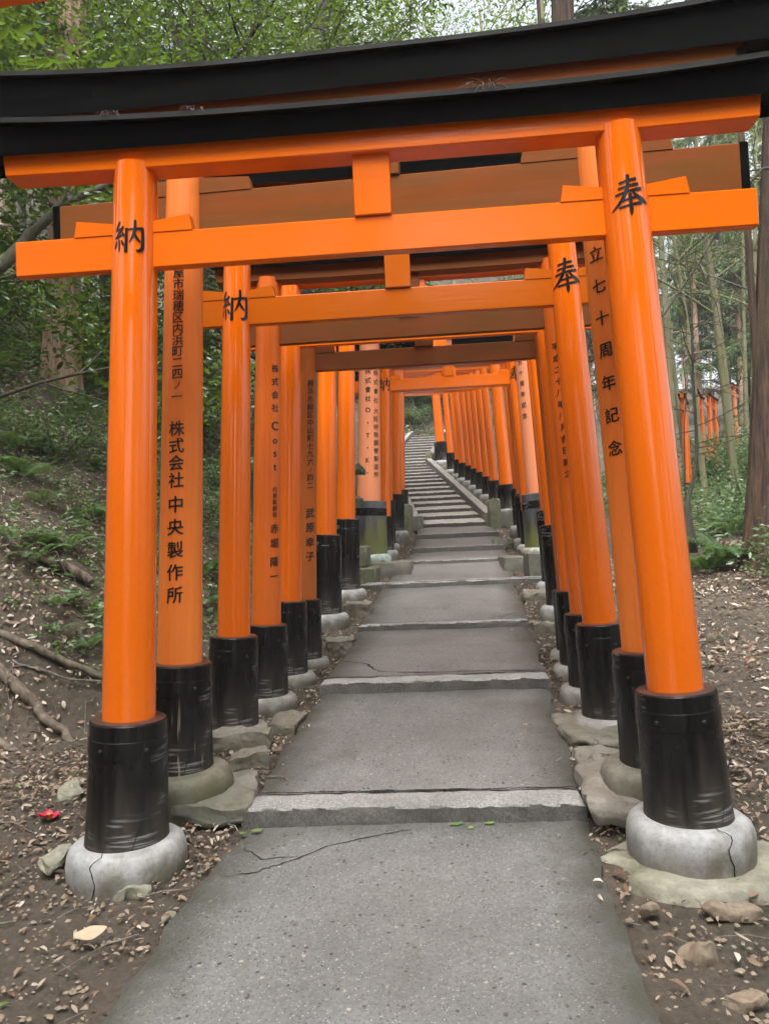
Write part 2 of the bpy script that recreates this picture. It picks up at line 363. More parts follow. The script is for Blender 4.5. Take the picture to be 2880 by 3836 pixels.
def loft_x(mb, poly, xs, dz=lambda x: 0, slant=0.0, dzlow=None, ztop=0):
    """poly = list of (y, z); swept along xs; slant pulls the lower corners of the two ends inward"""
    n = len(poly); zt = max(p[1] for p in poly); zb = min(p[1] for p in poly); vs = []; fs = []
    for i, x in enumerate(xs):
        for (y, z) in poly:
            xx = x
            if slant and i in (0, len(xs)-1): xx = x - math.copysign(slant*(zt-z)/(zt-zb+1e-6), x)
            vs.append((xx, y, z+(dz(x) if dzlow is None or z >= ztop-1e-6 else dzlow(x))))
    for i in range(len(xs)-1):
        for k in range(n):
            k2 = (k+1) % n; fs.append((i*n+k, (i+1)*n+k, (i+1)*n+k2, i*n+k2))
    fs.append(tuple(range(n))); fs.append(tuple((len(xs)-1)*n+k for k in range(n))[::-1])
    mb.add(vs, fs)
def rect(y0, y1, z0, z1, c=.006):
    return [(y0+c, z0), (y0, z0+c), (y0, z1-c), (y0+c, z1), (y1-c, z1), (y1, z1-c), (y1, z0+c), (y1-c, z0)]
def chambox(mb, x0, x1, y0, y1, z0, z1, c=.006):
    xs = [x0, x0+c, x1-c, x1]; vs = []
    for x, k in ((x0, c), (x0+c, 0), (x1-c, 0), (x1, c)):
        vs.extend((x, y, z) for y, z in rect(y0+k, y1-k, z0+k, z1-k, max(c-k*.5, .001)))
    fs = []
    for i in range(3):
        for k in range(8):
            k2 = (k+1) % 8; fs.append((i*8+k, (i+1)*8+k, (i+1)*8+k2, i*8+k2))
    fs.append(tuple(range(8))); fs.append(tuple(24+k for k in range(8))[::-1]); mb.add(vs, fs)
def rough_block(sx, sy, sz, seed, n=6, amp=.02, taper=.0, roundness=.25):
    """irregular stone: a subdivided block pushed around by noise"""
    from mathutils import noise
    bm = bmesh.new(); bmesh.ops.create_cube(bm, size=1.0)
    bmesh.ops.subdivide_edges(bm, edges=bm.edges[:], cuts=n, use_grid_fill=True)
    off = Vector((seed*3.17, seed*1.91, seed*.77))
    for v in bm.verts:
        p = v.co.copy(); q = Vector((p.x*2, p.y*2, p.z*2))
        l = max(abs(q.x), abs(q.y), abs(q.z)); s = q.normalized()*l
        q = q.lerp(s, roundness); p = q*.5
        p = Vector((p.x*sx, p.y*sy, p.z*sz))
        d = noise.noise_vector(p*5+off)*amp*1.4 + noise.noise_vector(p*14+off)*amp*.6 + noise.noise_vector(p*38+off)*amp*.22
        v.co = p + d
        v.co.x *= 1+taper*(.5-p.z/sz)
    me = bpy.data.meshes.new('m'); bm.to_mesh(me); bm.free()
    me.polygons.foreach_set('use_smooth', [True]*len(me.polygons)); me.set_sharp_from_angle(angle=math.radians(65))
    return me
def meshobj(name, me, m, parent=None, loc=(0, 0, 0), rot=(0, 0, 0)):
    me.name = name
    if m: me.materials.append(m)
    o = bpy.data.objects.new(name, me); C.objects.link(o); o.location = loc; o.rotation_euler = rot
    if parent: o.parent = parent
    return o
def tag(o, label=None, cat=None, group=None, kind=None):
    if label: o['label'] = label
    if cat: o['category'] = cat
    if group: o['group'] = group
    if kind: o['kind'] = kind
    return o
def empty(name, loc=(0, 0, 0), rz=0, **kw):
    o = bpy.data.objects.new(name, None); C.objects.link(o); o.location = loc; o.rotation_euler = (0, 0, rz)
    o.empty_display_size = .2; return tag(o, **kw)
def dup(o, parent=None):
    c = o.copy(); C.objects.link(c)
    if parent: c.parent = parent
    for ch in list(o.children): dup(ch, c)
    return c
def leaf_mesh(name, P, D, N, L, W, tint, m, fold=.25, wide=.45, hi=False, curl=0.0):
    """many pointed leaves in one mesh: base P, direction D, normal N, length L, width W (arrays)"""
    P, D, N = (np.asarray(a, float).reshape(-1, 3) for a in (P, D, N)); n = len(P)
    L = np.broadcast_to(np.asarray(L, float), (n,))[:, None]; W = np.broadcast_to(np.asarray(W, float), (n,))[:, None]
    D = D/np.linalg.norm(D, axis=1, keepdims=True); S = np.cross(D, N); S /= np.linalg.norm(S, axis=1, keepdims=True)+1e-9
    U = np.cross(S, D)
    if hi:
        cu = np.broadcast_to(np.asarray(curl, float), (n,))[:, None]*L
        def at(t, w, b): return P+D*L*t+S*W*w+U*(W*abs(w)*2*fold+cu*b)
        V = np.stack([at(0, 0, 0), at(.28, -.36, .6), at(.66, -.40, .75), at(1, .03, 0), at(.66, .42, .8), at(.28, .34, .55), at(.3, 0, .75), at(.68, 0, .9)], 1).reshape(-1, 3)
        T = np.array([[0, 6, 1], [0, 5, 6], [1, 6, 7], [1, 7, 2], [6, 5, 4], [6, 4, 7], [2, 7, 3], [7, 4, 3]])
        me = bpy.data.meshes.new(name); me.vertices.add(8*n); me.vertices.foreach_set('co', V.ravel().astype(np.float32))
        idx = (np.arange(n)[:, None, None]*8+T[None]).ravel(); k = len(T)*n
        me.loops.add(3*k); me.loops.foreach_set('vertex_index', idx.astype(np.int32)); me.polygons.add(k); me.polygons.foreach_set('loop_start', np.arange(0, 3*k, 3, dtype=np.int32))
        a = me.attributes.new('tint', 'FLOAT', 'POINT'); a.data.foreach_set('value', np.repeat(np.asarray(tint, np.float32), 8))
        me.polygons.foreach_set('use_smooth', [True]*k); me.materials.append(m); me.update(); me.validate(); return me
    mid = P+D*L*wide
    V = np.stack([P, mid-S*W*.5+U*W*fold, P+D*L-U*L*.12, mid+S*W*.5+U*W*fold], 1).reshape(-1, 3)
    me = bpy.data.meshes.new(name); me.vertices.add(4*n); me.vertices.foreach_set('co', V.ravel().astype(np.float32))
    b = np.arange(n)[:, None]*4
    idx = np.concatenate([b+np.array([[0, 2, 1]]), b+np.array([[0, 3, 2]])], 1).ravel()
    me.loops.add(6*n); me.loops.foreach_set('vertex_index', idx.astype(np.int32))
    me.polygons.add(2*n); me.polygons.foreach_set('loop_start', np.arange(0, 6*n, 3, dtype=np.int32))
    try: me.polygons.foreach_set('loop_total', np.full(2*n, 3, np.int32))
    except Exception: pass
    a = me.attributes.new('tint', 'FLOAT', 'POINT'); a.data.foreach_set('value', np.repeat(np.asarray(tint, np.float32), 4))
    me.materials.append(m); me.update(); me.validate(); return me
def rdir(rng, n, zlo=-1, zhi=1):
    a = rng.uniform(0, 2*np.pi, n); z = rng.uniform(zlo, zhi, n); r = np.sqrt(np.maximum(0, 1-z*z)); return np.stack([r*np.cos(a), r*np.sin(a), z], 1)

# ------------------------------------------------------------------ setting: ground, path, stairs
def build_ground():
    def axis(parts):
        out = []
        for a, b, s in parts: out += list(np.arange(a, b, s))
        return out+[parts[-1][1]]
    xs = axis([(-160, -40, 12), (-40, -12, 2.0), (-12, -6, .5), (-6, 6, .085), (6, 14, .4), (14, 40, 2.0), (40, 160, 12)])
    ys = axis([(-140, -30, 12), (-30, -6, 2.0), (-6, -2, .3), (-2, 8, .085), (8, 14, .16), (14, 40, .6), (40, 80, 3), (80, 200, 12)])
    rng = random.Random(5); vs = []
    for y in ys:
        for x in xs:
            z = ground_z(x, y)
            if -6 < x < 6 and -2 < y < 14: z += .018*wob(x*4.3, y*4.1)+rng.uniform(-.010, .010)+(.035*wob(x*2.6+1, y*2.9)+rng.uniform(-.016, .016))*sstep(1.7, 2.4, path_x(y)-x)
            vs.append((x, y, z))
    nx = len(xs); fs = [(j*nx+i, j*nx+i+1, (j+1)*nx+i+1, (j+1)*nx+i) for j in range(len(ys)-1) for i in range(nx-1)]
    mb = MB(); mb.add(vs, fs); o = mb.build('ground', M['soil'], sharp=180); tag(o, kind='structure'); return o
build_ground()

def slab_mesh(y0, z0, y1, z1, w0, w1, seed, skirt=.16):
    rng = random.Random(seed); ny = max(4, int((y1-y0)/.055)); nx = 30; vs = []; ed = []; fs = []
    el = [0]; er = [0]
    for j in range(ny+1): el.append(.7*el[-1]+rng.uniform(-.014, .014)); er.append(.7*er[-1]+rng.uniform(-.014, .014))
    for j in range(ny+1):
        t = j/ny; y = y0+(y1-y0)*t; cx = path_x(y); hw = (w0+(w1-w0)*t)/2
        a = cx-hw+el[j]; b = cx+hw+er[j]
        for i in range(nx+1):
            s = i/nx; x = a+(b-a)*s; d = min(x-a, b-x)
            z = z0+(z1-z0)*t + .006*wob(x*2.1, y*2.3) - .012*max(0, 1-d/.05)**2
            yy = y + (rng.uniform(-.006, .006) if j in (0, ny) else 0)
            vs.append((x, yy, z)); ed.append(min(d, (y1-y)*.8+.10))
    n = nx+1
    for j in range(ny):
        for i in range(nx): fs.append((j*n+i, j*n+i+1, (j+1)*n+i+1, (j+1)*n+i))
    ring = [i for i in range(n)]+[j*n+nx for j in range(1, ny+1)]+[ny*n+i for i in range(nx-1, -1, -1)]+[j*n for j in range(ny-1, 0, -1)]
    o = len(vs)
    for k in ring: v = vs[k]; vs.append((v[0], v[1], v[2]-skirt)); ed.append(0)
    m = len(ring)
    for k in range(m): k2 = (k+1) % m; fs.append((ring[k2], ring[k], o+k, o+k2))
    me = bpy.data.meshes.new('slab'); me.from_pydata(vs, [], fs)
    a = me.attributes.new('edge', 'FLOAT', 'POINT'); a.data.foreach_set('value', ed)
    me.polygons.foreach_set('use_smooth', [True]*len(me.polygons)); me.set_sharp_from_angle(angle=math.radians(40))
    return me
path = empty('path', (0, 0, 0), kind='structure')
# (front y, bottom z, top z, stone depth) of every cross step
STEPS = [(.32, .05, .127, .20), (2.06, .29, .365, .20), (3.90, .49, .545, .13), (7.75, .95, 1.0, .10), (9.4, 1.08, 1.165, .10), (11.1, 1.30, 1.385, .12)]
starts = [(-6, -.12)]; slabs = []
for k, (y, zb, zt, dp) in enumerate(STEPS):
    slabs.append((starts[-1], (y-.004, zb))); starts.append((y+dp+.022, zt-.004))
slabs.append((starts[-1], (12.4, 1.52)))
# the long slab between the third and fourth step is broken by a wide cross kerb
(ya, za), (yb, zb_) = slabs[3]
slabs[3:4] = [((ya, za), (5.72, .765)), ((5.96, .80), (yb, zb_))]
for k, ((y0, z0), (y1, z1)) in enumerate(slabs):
    w = 1.54 if y0 < 9 else 1.48
    meshobj('slab', slab_mesh(y0, z0, y1, z1, w, w, 11+k), M['concrete'], path)
def step_stone(y, zb, zt, dp, w, seed, name='step_stone', m=None, x=None, parent=path, bury=.12, slope=0.0):
    rng = random.Random(seed); mb = MB(); n = 40; prof = [(0, zb-bury), (0, zb+.01), (0, zt-.010), (.006, zt-.002), (.018, zt), (dp*.6, zt+.003+slope*.6), (dp-.012, zt+slope), (dp, zt-.012+slope), (dp, zb-bury)]
    xc = path_x(y) if x is None else x; vs = []; fs = []
    for i in range(n+1):
        s = i/n; xx = xc-w/2+w*s
        for k, (py, pz) in enumerate(prof):
            r = .008 if k in (1, 2, 3) else .003
            end = -.012 if (i in (0, n) and k in (2, 3, 4, 5, 6)) else 0
            vs.append((xx+(math.copysign(.010, .5-s) if i in (0, n) else 0)*(k in (3, 4, 5, 6)), y+py+rng.uniform(-r, r), pz+rng.uniform(-.003, .003)+end*.4))
    p = len(prof)
    for i in range(n):
        for k in range(p-1): fs.append((i*p+k, (i+1)*p+k, (i+1)*p+k+1, i*p+k+1))
    fs.append(tuple(range(p))); fs.append(tuple(n*p+k for k in range(p))[::-1]); mb.add(vs, fs)
    return mb.build(name, m or M['granite'], parent, sharp=24)
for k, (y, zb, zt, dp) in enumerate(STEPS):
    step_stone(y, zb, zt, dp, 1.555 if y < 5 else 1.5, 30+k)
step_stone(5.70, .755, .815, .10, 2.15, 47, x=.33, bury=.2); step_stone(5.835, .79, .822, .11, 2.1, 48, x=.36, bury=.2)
def ribbon(name, pts, w, parent, seed, dz=.003):
    rng = random.Random(seed); P = []
    for a, b in zip(pts, pts[1:]):
        for k in range(5):
            t = k/5; P.append((a[0]+(b[0]-a[0])*t+rng.uniform(-.009, .009), a[1]+(b[1]-a[1])*t+rng.uniform(-.006, .006), a[2]+(b[2]-a[2])*t))
    P.append(pts[-1]); vs = []; fs = []
    for i, p in enumerate(P):
        d = Vector(P[min(i+1, len(P)-1)])-Vector(P[max(i-1, 0)]); nrm = Vector((-d.y, d.x, 0)).normalized(); ww = w*rng.uniform(.35, 1)*(.4 if i in (0, len(P)-1) else 1)
        vs += [(p[0]+nrm.x*ww, p[1]+nrm.y*ww, p[2]+dz), (p[0]-nrm.x*ww, p[1]-nrm.y*ww, p[2]+dz)]
    for i in range(len(P)-1): fs.append((2*i, 2*i+1, 2*i+3, 2*i+2))
    mb = MB(); mb.add(vs, fs); return mb.build(name, M['crack'], parent, False)
for k, (y, zb, zt, dp) in enumerate(STEPS[:4]):
    xc = path_x(y); ribbon('crack', [(xc-.76+1.52*i/14, y+dp+.012+.006*math.sin(i*2.3+k), zt) for i in range(15)], .011, path, 60+k, .004)
def slabz(y):
    for (y0, z0), (y1, z1) in slabs:
        if y0 <= y <= y1: return z0+(z1-z0)*(y-y0)/(y1-y0)
    return path_z(y)
def on_slab(pts): return [(x, y, slabz(y)+.006*wob(x*2.1, y*2.3)) for x, y in pts]
ribbon('crack', on_slab([(-.70, -.17), (-.58, -.13), (-.52, -.08), (-.42, -.01), (-.34, .09), (-.19, .16), (-.09, .21), (.03, .25)]), .0042, path, 1)
ribbon('crack', on_slab([(-.69, .11), (-.58, -.01), (-.42, .01)]), .0042, path, 2)
ribbon('crack', on_slab([(-.63, 2.80), (-.50, 2.73), (-.38, 2.66), (-.32, 2.48), (-.25, 2.40), (0, 2.37), (.4, 2.35), (.88, 2.33)]), .010, path, 3)
ribbon('crack', on_slab([(-.50, 5.15), (-.30, 5.38), (-.1, 5.52), (.1, 5.55)]), .006, path, 4)
ribbon('crack', on_slab([(.62, 4.12), (.76, 4.18), (.93, 4.32)]), .007, path, 5)

# stairs: one flight climbing to the left, then on round the hill
stairs = empty('stairs', (0, 0, 0), kind='structure')
SY = [12.4+.9*k for k in range(14)] + [25.0+.6*k for k in range(11)]
for k, y in enumerate(SY):
    z0 = 1.52+.178*k; z1 = z0+.178
    w = 1.30; dp = (SY[k+1]-y if k+1 < len(SY) else 1.0)
    rs_ = .078 if k < 14 else .085
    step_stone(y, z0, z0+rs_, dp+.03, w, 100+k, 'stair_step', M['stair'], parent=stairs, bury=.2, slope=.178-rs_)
def stringer(side, ya, yb):
    n = max(3, int((yb-ya)/.4)); mb = MB(); vs = []; fs = []
    for i in range(n+1):
        y = ya+(yb-ya)*i/n
        zz = 1.52+.12+(y-12.4)/.9*.178 if y < 25 else 1.52+.12+.178*14+(y-25)/.6*.178
        xc = path_x(y)+side*.755; d = [(-.09, -.35), (-.09, .085), (-.075, .10), (.075, .10), (.09, .085), (.09, -.35)]
        vs += [(xc+a, y, zz+b) for a, b in d]
    for i in range(n):
        for k in range(5): fs.append((i*6+k, i*6+k+1, (i+1)*6+k+1, (i+1)*6+k))
    fs.append(tuple(range(6))[::-1]); fs.append(tuple(n*6+k for k in range(6))); mb.add(vs, fs)
    mb.build('stringer', M['stringer'], stairs, sharp=40)
stringer(1, 12.35, 24.8); stringer(-1, 12.35, 24.8); stringer(-1, 25.2, 31.4); stringer(1, 25.2, 31.4)

def stone_post(x, y, zb, h, w, label):
    mb = MB(); from mathutils import noise
    prof = [(-.3, 1), (0, 1), (.2*h, .99), (.5*h, .985), (.8*h, .98), (.96*h, .96), (h, .86), (h*1.015, .4)]
    vs = []; fs = []; seg = 16
    for z, s in prof:
        for k in range(seg):
            a = 2*math.pi*(k+.5)/seg; c, q = math.cos(a), math.sin(a); m = max(abs(c), abs(q)); r = w/2*s/m*(.90+.1*m)
            p = Vector((r*c, r*q, z)); d = noise.noise(p*9+Vector((x, y, 0)))*.012
            vs.append(p*(1+d/ (w/2)) if z > 0 else p)
    for j in range(len(prof)-1):
        for k in range(seg): k2 = (k+1) % seg; fs.append((j*seg+k, j*seg+k2, (j+1)*seg+k2, (j+1)*seg+k))
    fs.append(tuple((len(prof)-1)*seg+k for k in range(seg))); mb.add(vs, fs)
    o = mb.build('stone_post', M['post'], loc=(x, y, zb), sharp=45)
    tag(o, label, 'stone post', 'stone posts beside the stairs'); return o
stone_post(1.30, 12.2, 1.46, .56, .26, 'mossy square stone post at the right foot of the stairs')
stone_post(-.43, 12.2, 1.47, .52, .25, 'mossy square stone post at the left foot of the stairs')
stone_post(-.06, 25.0, 3.95, .50, .24, 'stone post halfway up the stairs on the right stringer')
stone_post(-.97, 31.2, 5.75, .44, .13, 'slim pale stone post at the top of the stairs')

# ------------------------------------------------------------------ torii gates
def sori_fn(rise, half): return lambda x: rise*(max(0, abs(x)-.2)/(half-.2))**2.3
GLYPH = {}
def glyph(ch, bold):
    key = (ch, bold)
    if key in GLYPH: return GLYPH[key]
    cu = bpy.data.curves.new('glyph', 'FONT'); cu.body = ch; cu.resolution_u = 3; cu.offset = bold
    o = bpy.data.objects.new('glyph', cu); C.objects.link(o); bpy.context.view_layer.update()
    me = bpy.data.meshes.new_from_object(o.evaluated_get(bpy.context.evaluated_depsgraph_get()))
    bm = bmesh.new(); bm.from_mesh(me)
    bmesh.ops.remove_doubles(bm, verts=bm.verts[:], dist=1e-5)
    bpy.data.objects.remove(o); bpy.data.meshes.remove(me); bpy.data.curves.remove(cu)
    xs = [v.co.x for v in bm.verts]; ys = [v.co.y for v in bm.verts]
    cx = (min(xs)+max(xs))/2; cy = (min(ys)+max(ys))/2 if ch not in '・一二' else .36
    for v in bm.verts:
        v.co.x -= cx; v.co.y -= cy; v.co.y += .10*v.co.x if not ch.isascii() else 0
    k = 12
    for i in range(1, k):
        x = -.55+1.1*i/k
        bmesh.ops.bisect_plane(bm, geom=bm.verts[:]+bm.edges[:]+bm.faces[:], plane_co=(x, 0, 0), plane_no=(1, 0, 0))
    bm.verts.index_update()
    GLYPH[key] = ([v.co.copy() for v in bm.verts], [tuple(v.index for v in f.verts) for f in bm.faces]); bm.free()
    return GLYPH[key]
BRUSH = {  # (points, widths) in a unit square, as a brush would lay them
 '奉': [([(-.22, .33), (0, .37), (.20, .40)], [.05, .055, .075]), ([(-.25, .19), (0, .23), (.25, .27)], [.05, .055, .08]), ([(-.33, .04), (.02, .10), (.33, .15)], [.05, .06, .085]),
       ([(.00, .50), (-.02, .28), (-.10, .04), (-.26, -.18), (-.48, -.34)], [.085, .08, .085, .07, .015]), ([(.06, .12), (.18, -.02), (.34, -.13), (.52, -.20)], [.035, .07, .125, .02]),
       ([(-.17, -.13), (0, -.10), (.18, -.06)], [.045, .05, .07]), ([(-.27, -.29), (0, -.26), (.30, -.21)], [.05, .055, .085]), ([(.02, .02), (.02, -.22), (.02, -.40), (.01, -.52)], [.075, .075, .09, .02])],
 '納': [([(-.30, .46), (-.38, .30), (-.44, .19)], [.07, .065, .04]), ([(-.44, .20), (-.34, .21), (-.26, .24)], [.04, .05, .06]), ([(-.17, .30), (-.30, .12), (-.46, -.04)], [.075, .07, .04]), ([(-.46, -.04), (-.32, .0), (-.19, .05)], [.045, .05, .06]),
       ([(-.20, .14), (-.15, .05), (-.13, .0)], [.03, .06, .03]), ([(-.41, -.14), (-.45, -.27), (-.50, -.36)], [.05, .07, .02]), ([(-.31, -.10), (-.30, -.30), (-.31, -.46)], [.055, .06, .03]), ([(-.22, -.12), (-.18, -.22), (-.14, -.28)], [.04, .075, .04]),
       ([(-.06, .24), (-.06, -.1), (-.07, -.48)], [.07, .085, .10]), ([(-.06, .20), (.2, .24), (.44, .28)], [.055, .06, .09]), ([(.43, .27), (.44, -.1), (.42, -.36), (.30, -.44), (.24, -.40)], [.09, .095, .11, .08, .01]),
       ([(.20, .50), (.20, .24), (.14, .02), (.03, -.20)], [.07, .085, .075, .02]), ([(.19, .10), (.26, -.04), (.36, -.14)], [.035, .08, .05])]}
def brush_glyph(ch):
    vs = []; fs = []; lv = []
    for q, (pts, wd_) in enumerate(BRUSH[ch]):
        P = []; Wd = []; m = len(pts)
        for i in range(m-1):
            n = max(2, int(math.dist(pts[i], pts[i+1])/.05))
            for k in range(n):
                t = k/n; p0 = pts[max(i-1, 0)]; p1 = pts[i]; p2 = pts[i+1]; p3 = pts[min(i+2, m-1)]
                P.append(tuple(.5*(2*b+(c-a)*t+(2*a-5*b+4*c-d)*t*t+(-a+3*b-3*c+d)*t**3) for a, b, c, d in zip(p0, p1, p2, p3))); Wd.append(wd_[i]+(wd_[i+1]-wd_[i])*t)
        P.append(pts[-1]); Wd.append(wd_[-1]); o = len(vs); n = len(P)
        for i in range(n):
            a = P[max(i-1, 0)]; b = P[min(i+1, n-1)]; dx, dy = b[0]-a[0], b[1]-a[1]; l = math.hypot(dx, dy)+1e-9; nx, ny = -dy/l, dx/l; e = .35*Wd[i] if i in (0, n-1) else 0; sg = -1 if i == 0 else 1
            for k in (-.5, 0, .5):
                ee = e*(1-1.4*abs(k)); vs.append((P[i][0]+nx*Wd[i]*k*1.12+sg*dx/l*ee, P[i][1]+ny*Wd[i]*k*1.12+sg*dy/l*ee)); lv.append(q)
        for i in range(n-1):
            for k in range(2): fs.append((o+i*3+k, o+i*3+k+1, o+i*3+k+4, o+i*3+k+3))
    return vs, fs, lv
def inscription(pillar, lines, zpt, rfun, az, bold=.012, lift=.0022):
    mb = MB()
    for text, z0, z1, size in lines:
        n = len(text)
        for i, ch in enumerate(text):
            zc = (z0 if n == 1 else z0+(z1-z0)*i/(n-1))-zpt
            s = size*1.06*(.72 if ch == 'ノ' else 1)
            if ch in BRUSH and n == 1:
                vs, fs, lv = brush_glyph(ch); out = []
                for (x, y_), q in zip(vs, lv): r = rfun(zc)+lift+.0001*q; a = az+x*s/r-math.pi/2; out.append((r*math.cos(a), r*math.sin(a), zc+y_*s))
                mb.add(out, fs); continue
            vs, fs = glyph(ch, 0.0)
            for q, (ox, oy) in enumerate(((0, 0), (1, .35), (-1, -.35), (.35, -.8), (-.35, .8))):
                r = rfun(zc)+lift+.00012*q; out = []
                for v in vs:
                    a = az+(v.x+ox*bold)*s/r-math.pi/2; out.append((r*math.cos(a), r*math.sin(a), zc+(v.y+oy*bold)*s))
                mb.add(out, fs)
    return mb.build('inscription', M['ink'], pillar, False)

PILLAR, BEAM = 'pillar', 'tie_beam'
def torii(y, xc, pt, label, paintk='fresh', S=2.30, D=.219, taper=.155, ch=.51, nuki=(2.43, 2.59), nk=1.55, nth=.05, shim=2.82, kas=(2.89, 3.0),
          kh=2.05, rise=.10, caps=False, wedges=True, strut=True, collar='black', plinth='plinth', ptL=None, ptR=None, rz=0, batter=.047, text=None,
          crack=False, detail=2, pw=2.2, ph=.14, shelf=None, beamk=None, block=0.0, roof=1.0, wd=(.067, .045, .17), lid='lid'):
    """one gate; heights are above the plinth top pt, which is the height in the world of the collar's foot"""
    base = pt-ph
    g = empty('torii_gate', (xc, y, base), rz, label=label, cat='torii gate', group='orange torii gates over the path')
    pm, bm_ = M[paintk], M[(beamk or paintk)+'_x']
    top = shim+.035; seg = 40 if detail == 2 else 20; R0 = D/2
    slope = taper/2/2.35*D/.219*.9
    for side in (-1, 1):
        zp = (ptL if side < 0 else ptR); zp = (pt if zp is None else zp)-base
        xb = side*S/2; tilt = -side*math.atan(batter)
        # pillar, standing inside its collar
        rf = lambda z: R0*(1-.0-(max(0, z-ch))*.072)
        mb = MB(); L = (top+pt-base-zp)/math.cos(tilt)
        zs = [ch-.03]+[ch+(L-ch)*k/10 for k in range(11)]
        rng = random.Random(int(y*100)+side)
        lathe(mb, [(rf(z), z) for z in zs], seg, lambda r, z, a, j: (r*(1+.006*math.sin(2*a+y*3)+.004*math.sin(3*a+z*2)), z))
        p = mb.build('pillar', pm, g, loc=(xb, 0, zp)); p.rotation_euler = (0, tilt, 0)
        # collar
        mb = MB(); rc = R0*1.44
        lathe(mb, [(rc*1.09, 0), (rc*1.06, .10*ch), (rc*1.02, .6*ch), (rc, ch-.006), (rc-.008, ch), (rf(ch)+.004, ch+.004), (rf(ch)-.02, ch+.004)], seg,
              lambda r, z, a, j: (r*(1+.004*math.sin(5*a+y)+.004*math.sin(2*a)), z), mats=[0, 0, 0, 0, 1, 1])
        c = mb.build('collar', [M[collar], M[lid]], g, loc=(xb, 0, zp)); c.rotation_euler = (0, tilt, 0)
        if detail == 2:
            mb = MB(); rr = lambda z: rc*(1.09-.09*z/ch)-.001
            lathe(mb, [(rr(ch-.20*ch), ch-.27*ch), (rr(ch-.2*ch)+.0035, ch-.265*ch), (rr(ch-.15*ch)+.0035, ch-.135*ch), (rr(ch-.14*ch), ch-.13*ch)], seg)
            h = mb.build('hoop', M['black_clean'], c)
            for aa in (-1.25, -2.35, .3) if side > 0 else (-1.9, -.75, 2.5):
                mb = MB(); zb = ch-.20*ch; r = rr(zb)+.003
                lathe(mb, [(.009, 0), (.009, .004), (.006, .008), (.001, .0095)], 10)
                b = mb.build('bolt', M['black_clean'], c, loc=(r*math.cos(aa), r*math.sin(aa), zb)); b.rotation_euler = (0, math.pi/2, aa)
        # plinth
        mb = MB(); rp = R0*pw; h = ph+.015; angs = [2*math.pi*k/56 for k in range(56)]
        ca = -1.75 if side < 0 else -1.22
        if False: angs = sorted([a for a in angs if abs(a-(ca+2*math.pi)) > .09]+[ca+2*math.pi+d for d in (-.085, -.055, -.025, -.012, -.004, .004, .012, .025, .055, .085)])
        prof = [(rp*.97, -.16), (rp*.99, -.05), (rp*1.01, .25*h), (rp*1.01, .5*h), (rp*.985, .72*h), (rp*.94, .87*h), (rp*.87, .965*h), (rp*.78, h), (R0*1.3, h), (R0*.9, h)]
        def fn(r, z, a, j, rp=rp):
            k = 1+.012*math.sin(3*a+y*5+side)+.008*math.sin(7*a+z*20)+.006*math.sin(13*a+z*47+y)*math.sin(5*a+z*31)
            if False:
                da = a-(ca+2*math.pi+.035*math.sin(z*60)+.02*math.sin(z*140))
                if abs(da) < .014: k -= .05*(1-abs(da)/.014)**.5/(1 if j < 8 else 3)
            return r*k, z
        lathe(mb, prof, angs=angs, fn=fn)
        pl = mb.build('plinth', M[plinth], g, loc=(xb, 0, zp-ph-.002), sharp=60)
        if crack:
            vs = []; rr_ = random.Random(side+5)
            path_ = [(r, z) for (r0, z0), (r1, z1) in zip(prof[1:9], prof[2:9]) for r, z in [(r0+(r1-r0)*q/3, z0+(z1-z0)*q/3) for q in range(3)]]
            for i, (r, z) in enumerate(path_):
                a = ca+.10*math.sin(i*.55+side)*(.4+i*.02)+rr_.uniform(-.012, .012); w = .011*rr_.uniform(.5, 1.2)
                q = 1+.012*math.sin(3*a+y*5+side)+.008*math.sin(7*a+z*20); r = r*q+.002
                vs += [(r*math.cos(a-w), r*math.sin(a-w), z+.002), (r*math.cos(a+w), r*math.sin(a+w), z+.002)]
            mb = MB(); mb.add(vs, [(2*i, 2*i+1, 2*i+3, 2*i+2) for i in range(len(path_)-1)]); mb.build('crack', M['crack'], pl, False)
        if block:
            b = rough_block(D*3.6, D*3.6, block, int(y*7)+side, 5, .012, 0, .08); meshobj('footing', b, M['block'], g, (xb, 0, zp-ph-block*.5+.03))
        if text and text.get(side):
            for az, lines, bold in text[side]: inscription(p, lines, zp+base, rf, az, bold)
    zz = pt-base
    def part(mb, name, m, parent=g, sharp=None): return mb.build(name, m, parent, sharp=sharp)
    y0, y1 = -nth/2, nth/2
    mb = MB(); chambox(mb, -nk, nk, y0, y1, zz+nuki[0], zz+nuki[1]); tb = part(mb, 'tie_beam', bm_)
    if caps:
        for s in (-1, 1):
            mb = MB(); chambox(mb, s*(nk+.004)-.021, s*(nk+.004)+.021, y0-.004, y1+.004, zz+nuki[0]-.004, zz+nuki[1]+.004); part(mb, 'end_cap', M['kasagi'], tb)
    zt = zz+nuki[1]; zm = zt
    if wedges:
        for s in (-1, 1):
            xa = s*(S/2-batter*(nuki[1])); rcol = R0*(1-.072*(nuki[1]-ch))-.01
            for q in (-1, 1):
                xi = xa+q*rcol; xo = xi+q*wd[2]; a0, a1 = (xi, xo) if q > 0 else (xo, xi)
                hi, ho = wd[1], wd[0]; sl = .012
                mb = MB(); f = [(xi, zt-.002), (xo+q*sl*0, zt-.002), (xo-q*sl, zt+ho), (xi, zt+hi)]
                vs = [(x, yy, z) for yy in (y0-.003, y1+.003) for x, z in f]
                mb.add(vs, [(0, 1, 2, 3), (7, 6, 5, 4), (0, 4, 5, 1), (1, 5, 6, 2), (2, 6, 7, 3), (3, 7, 4, 0)])
                part(mb, 'wedge', bm_)
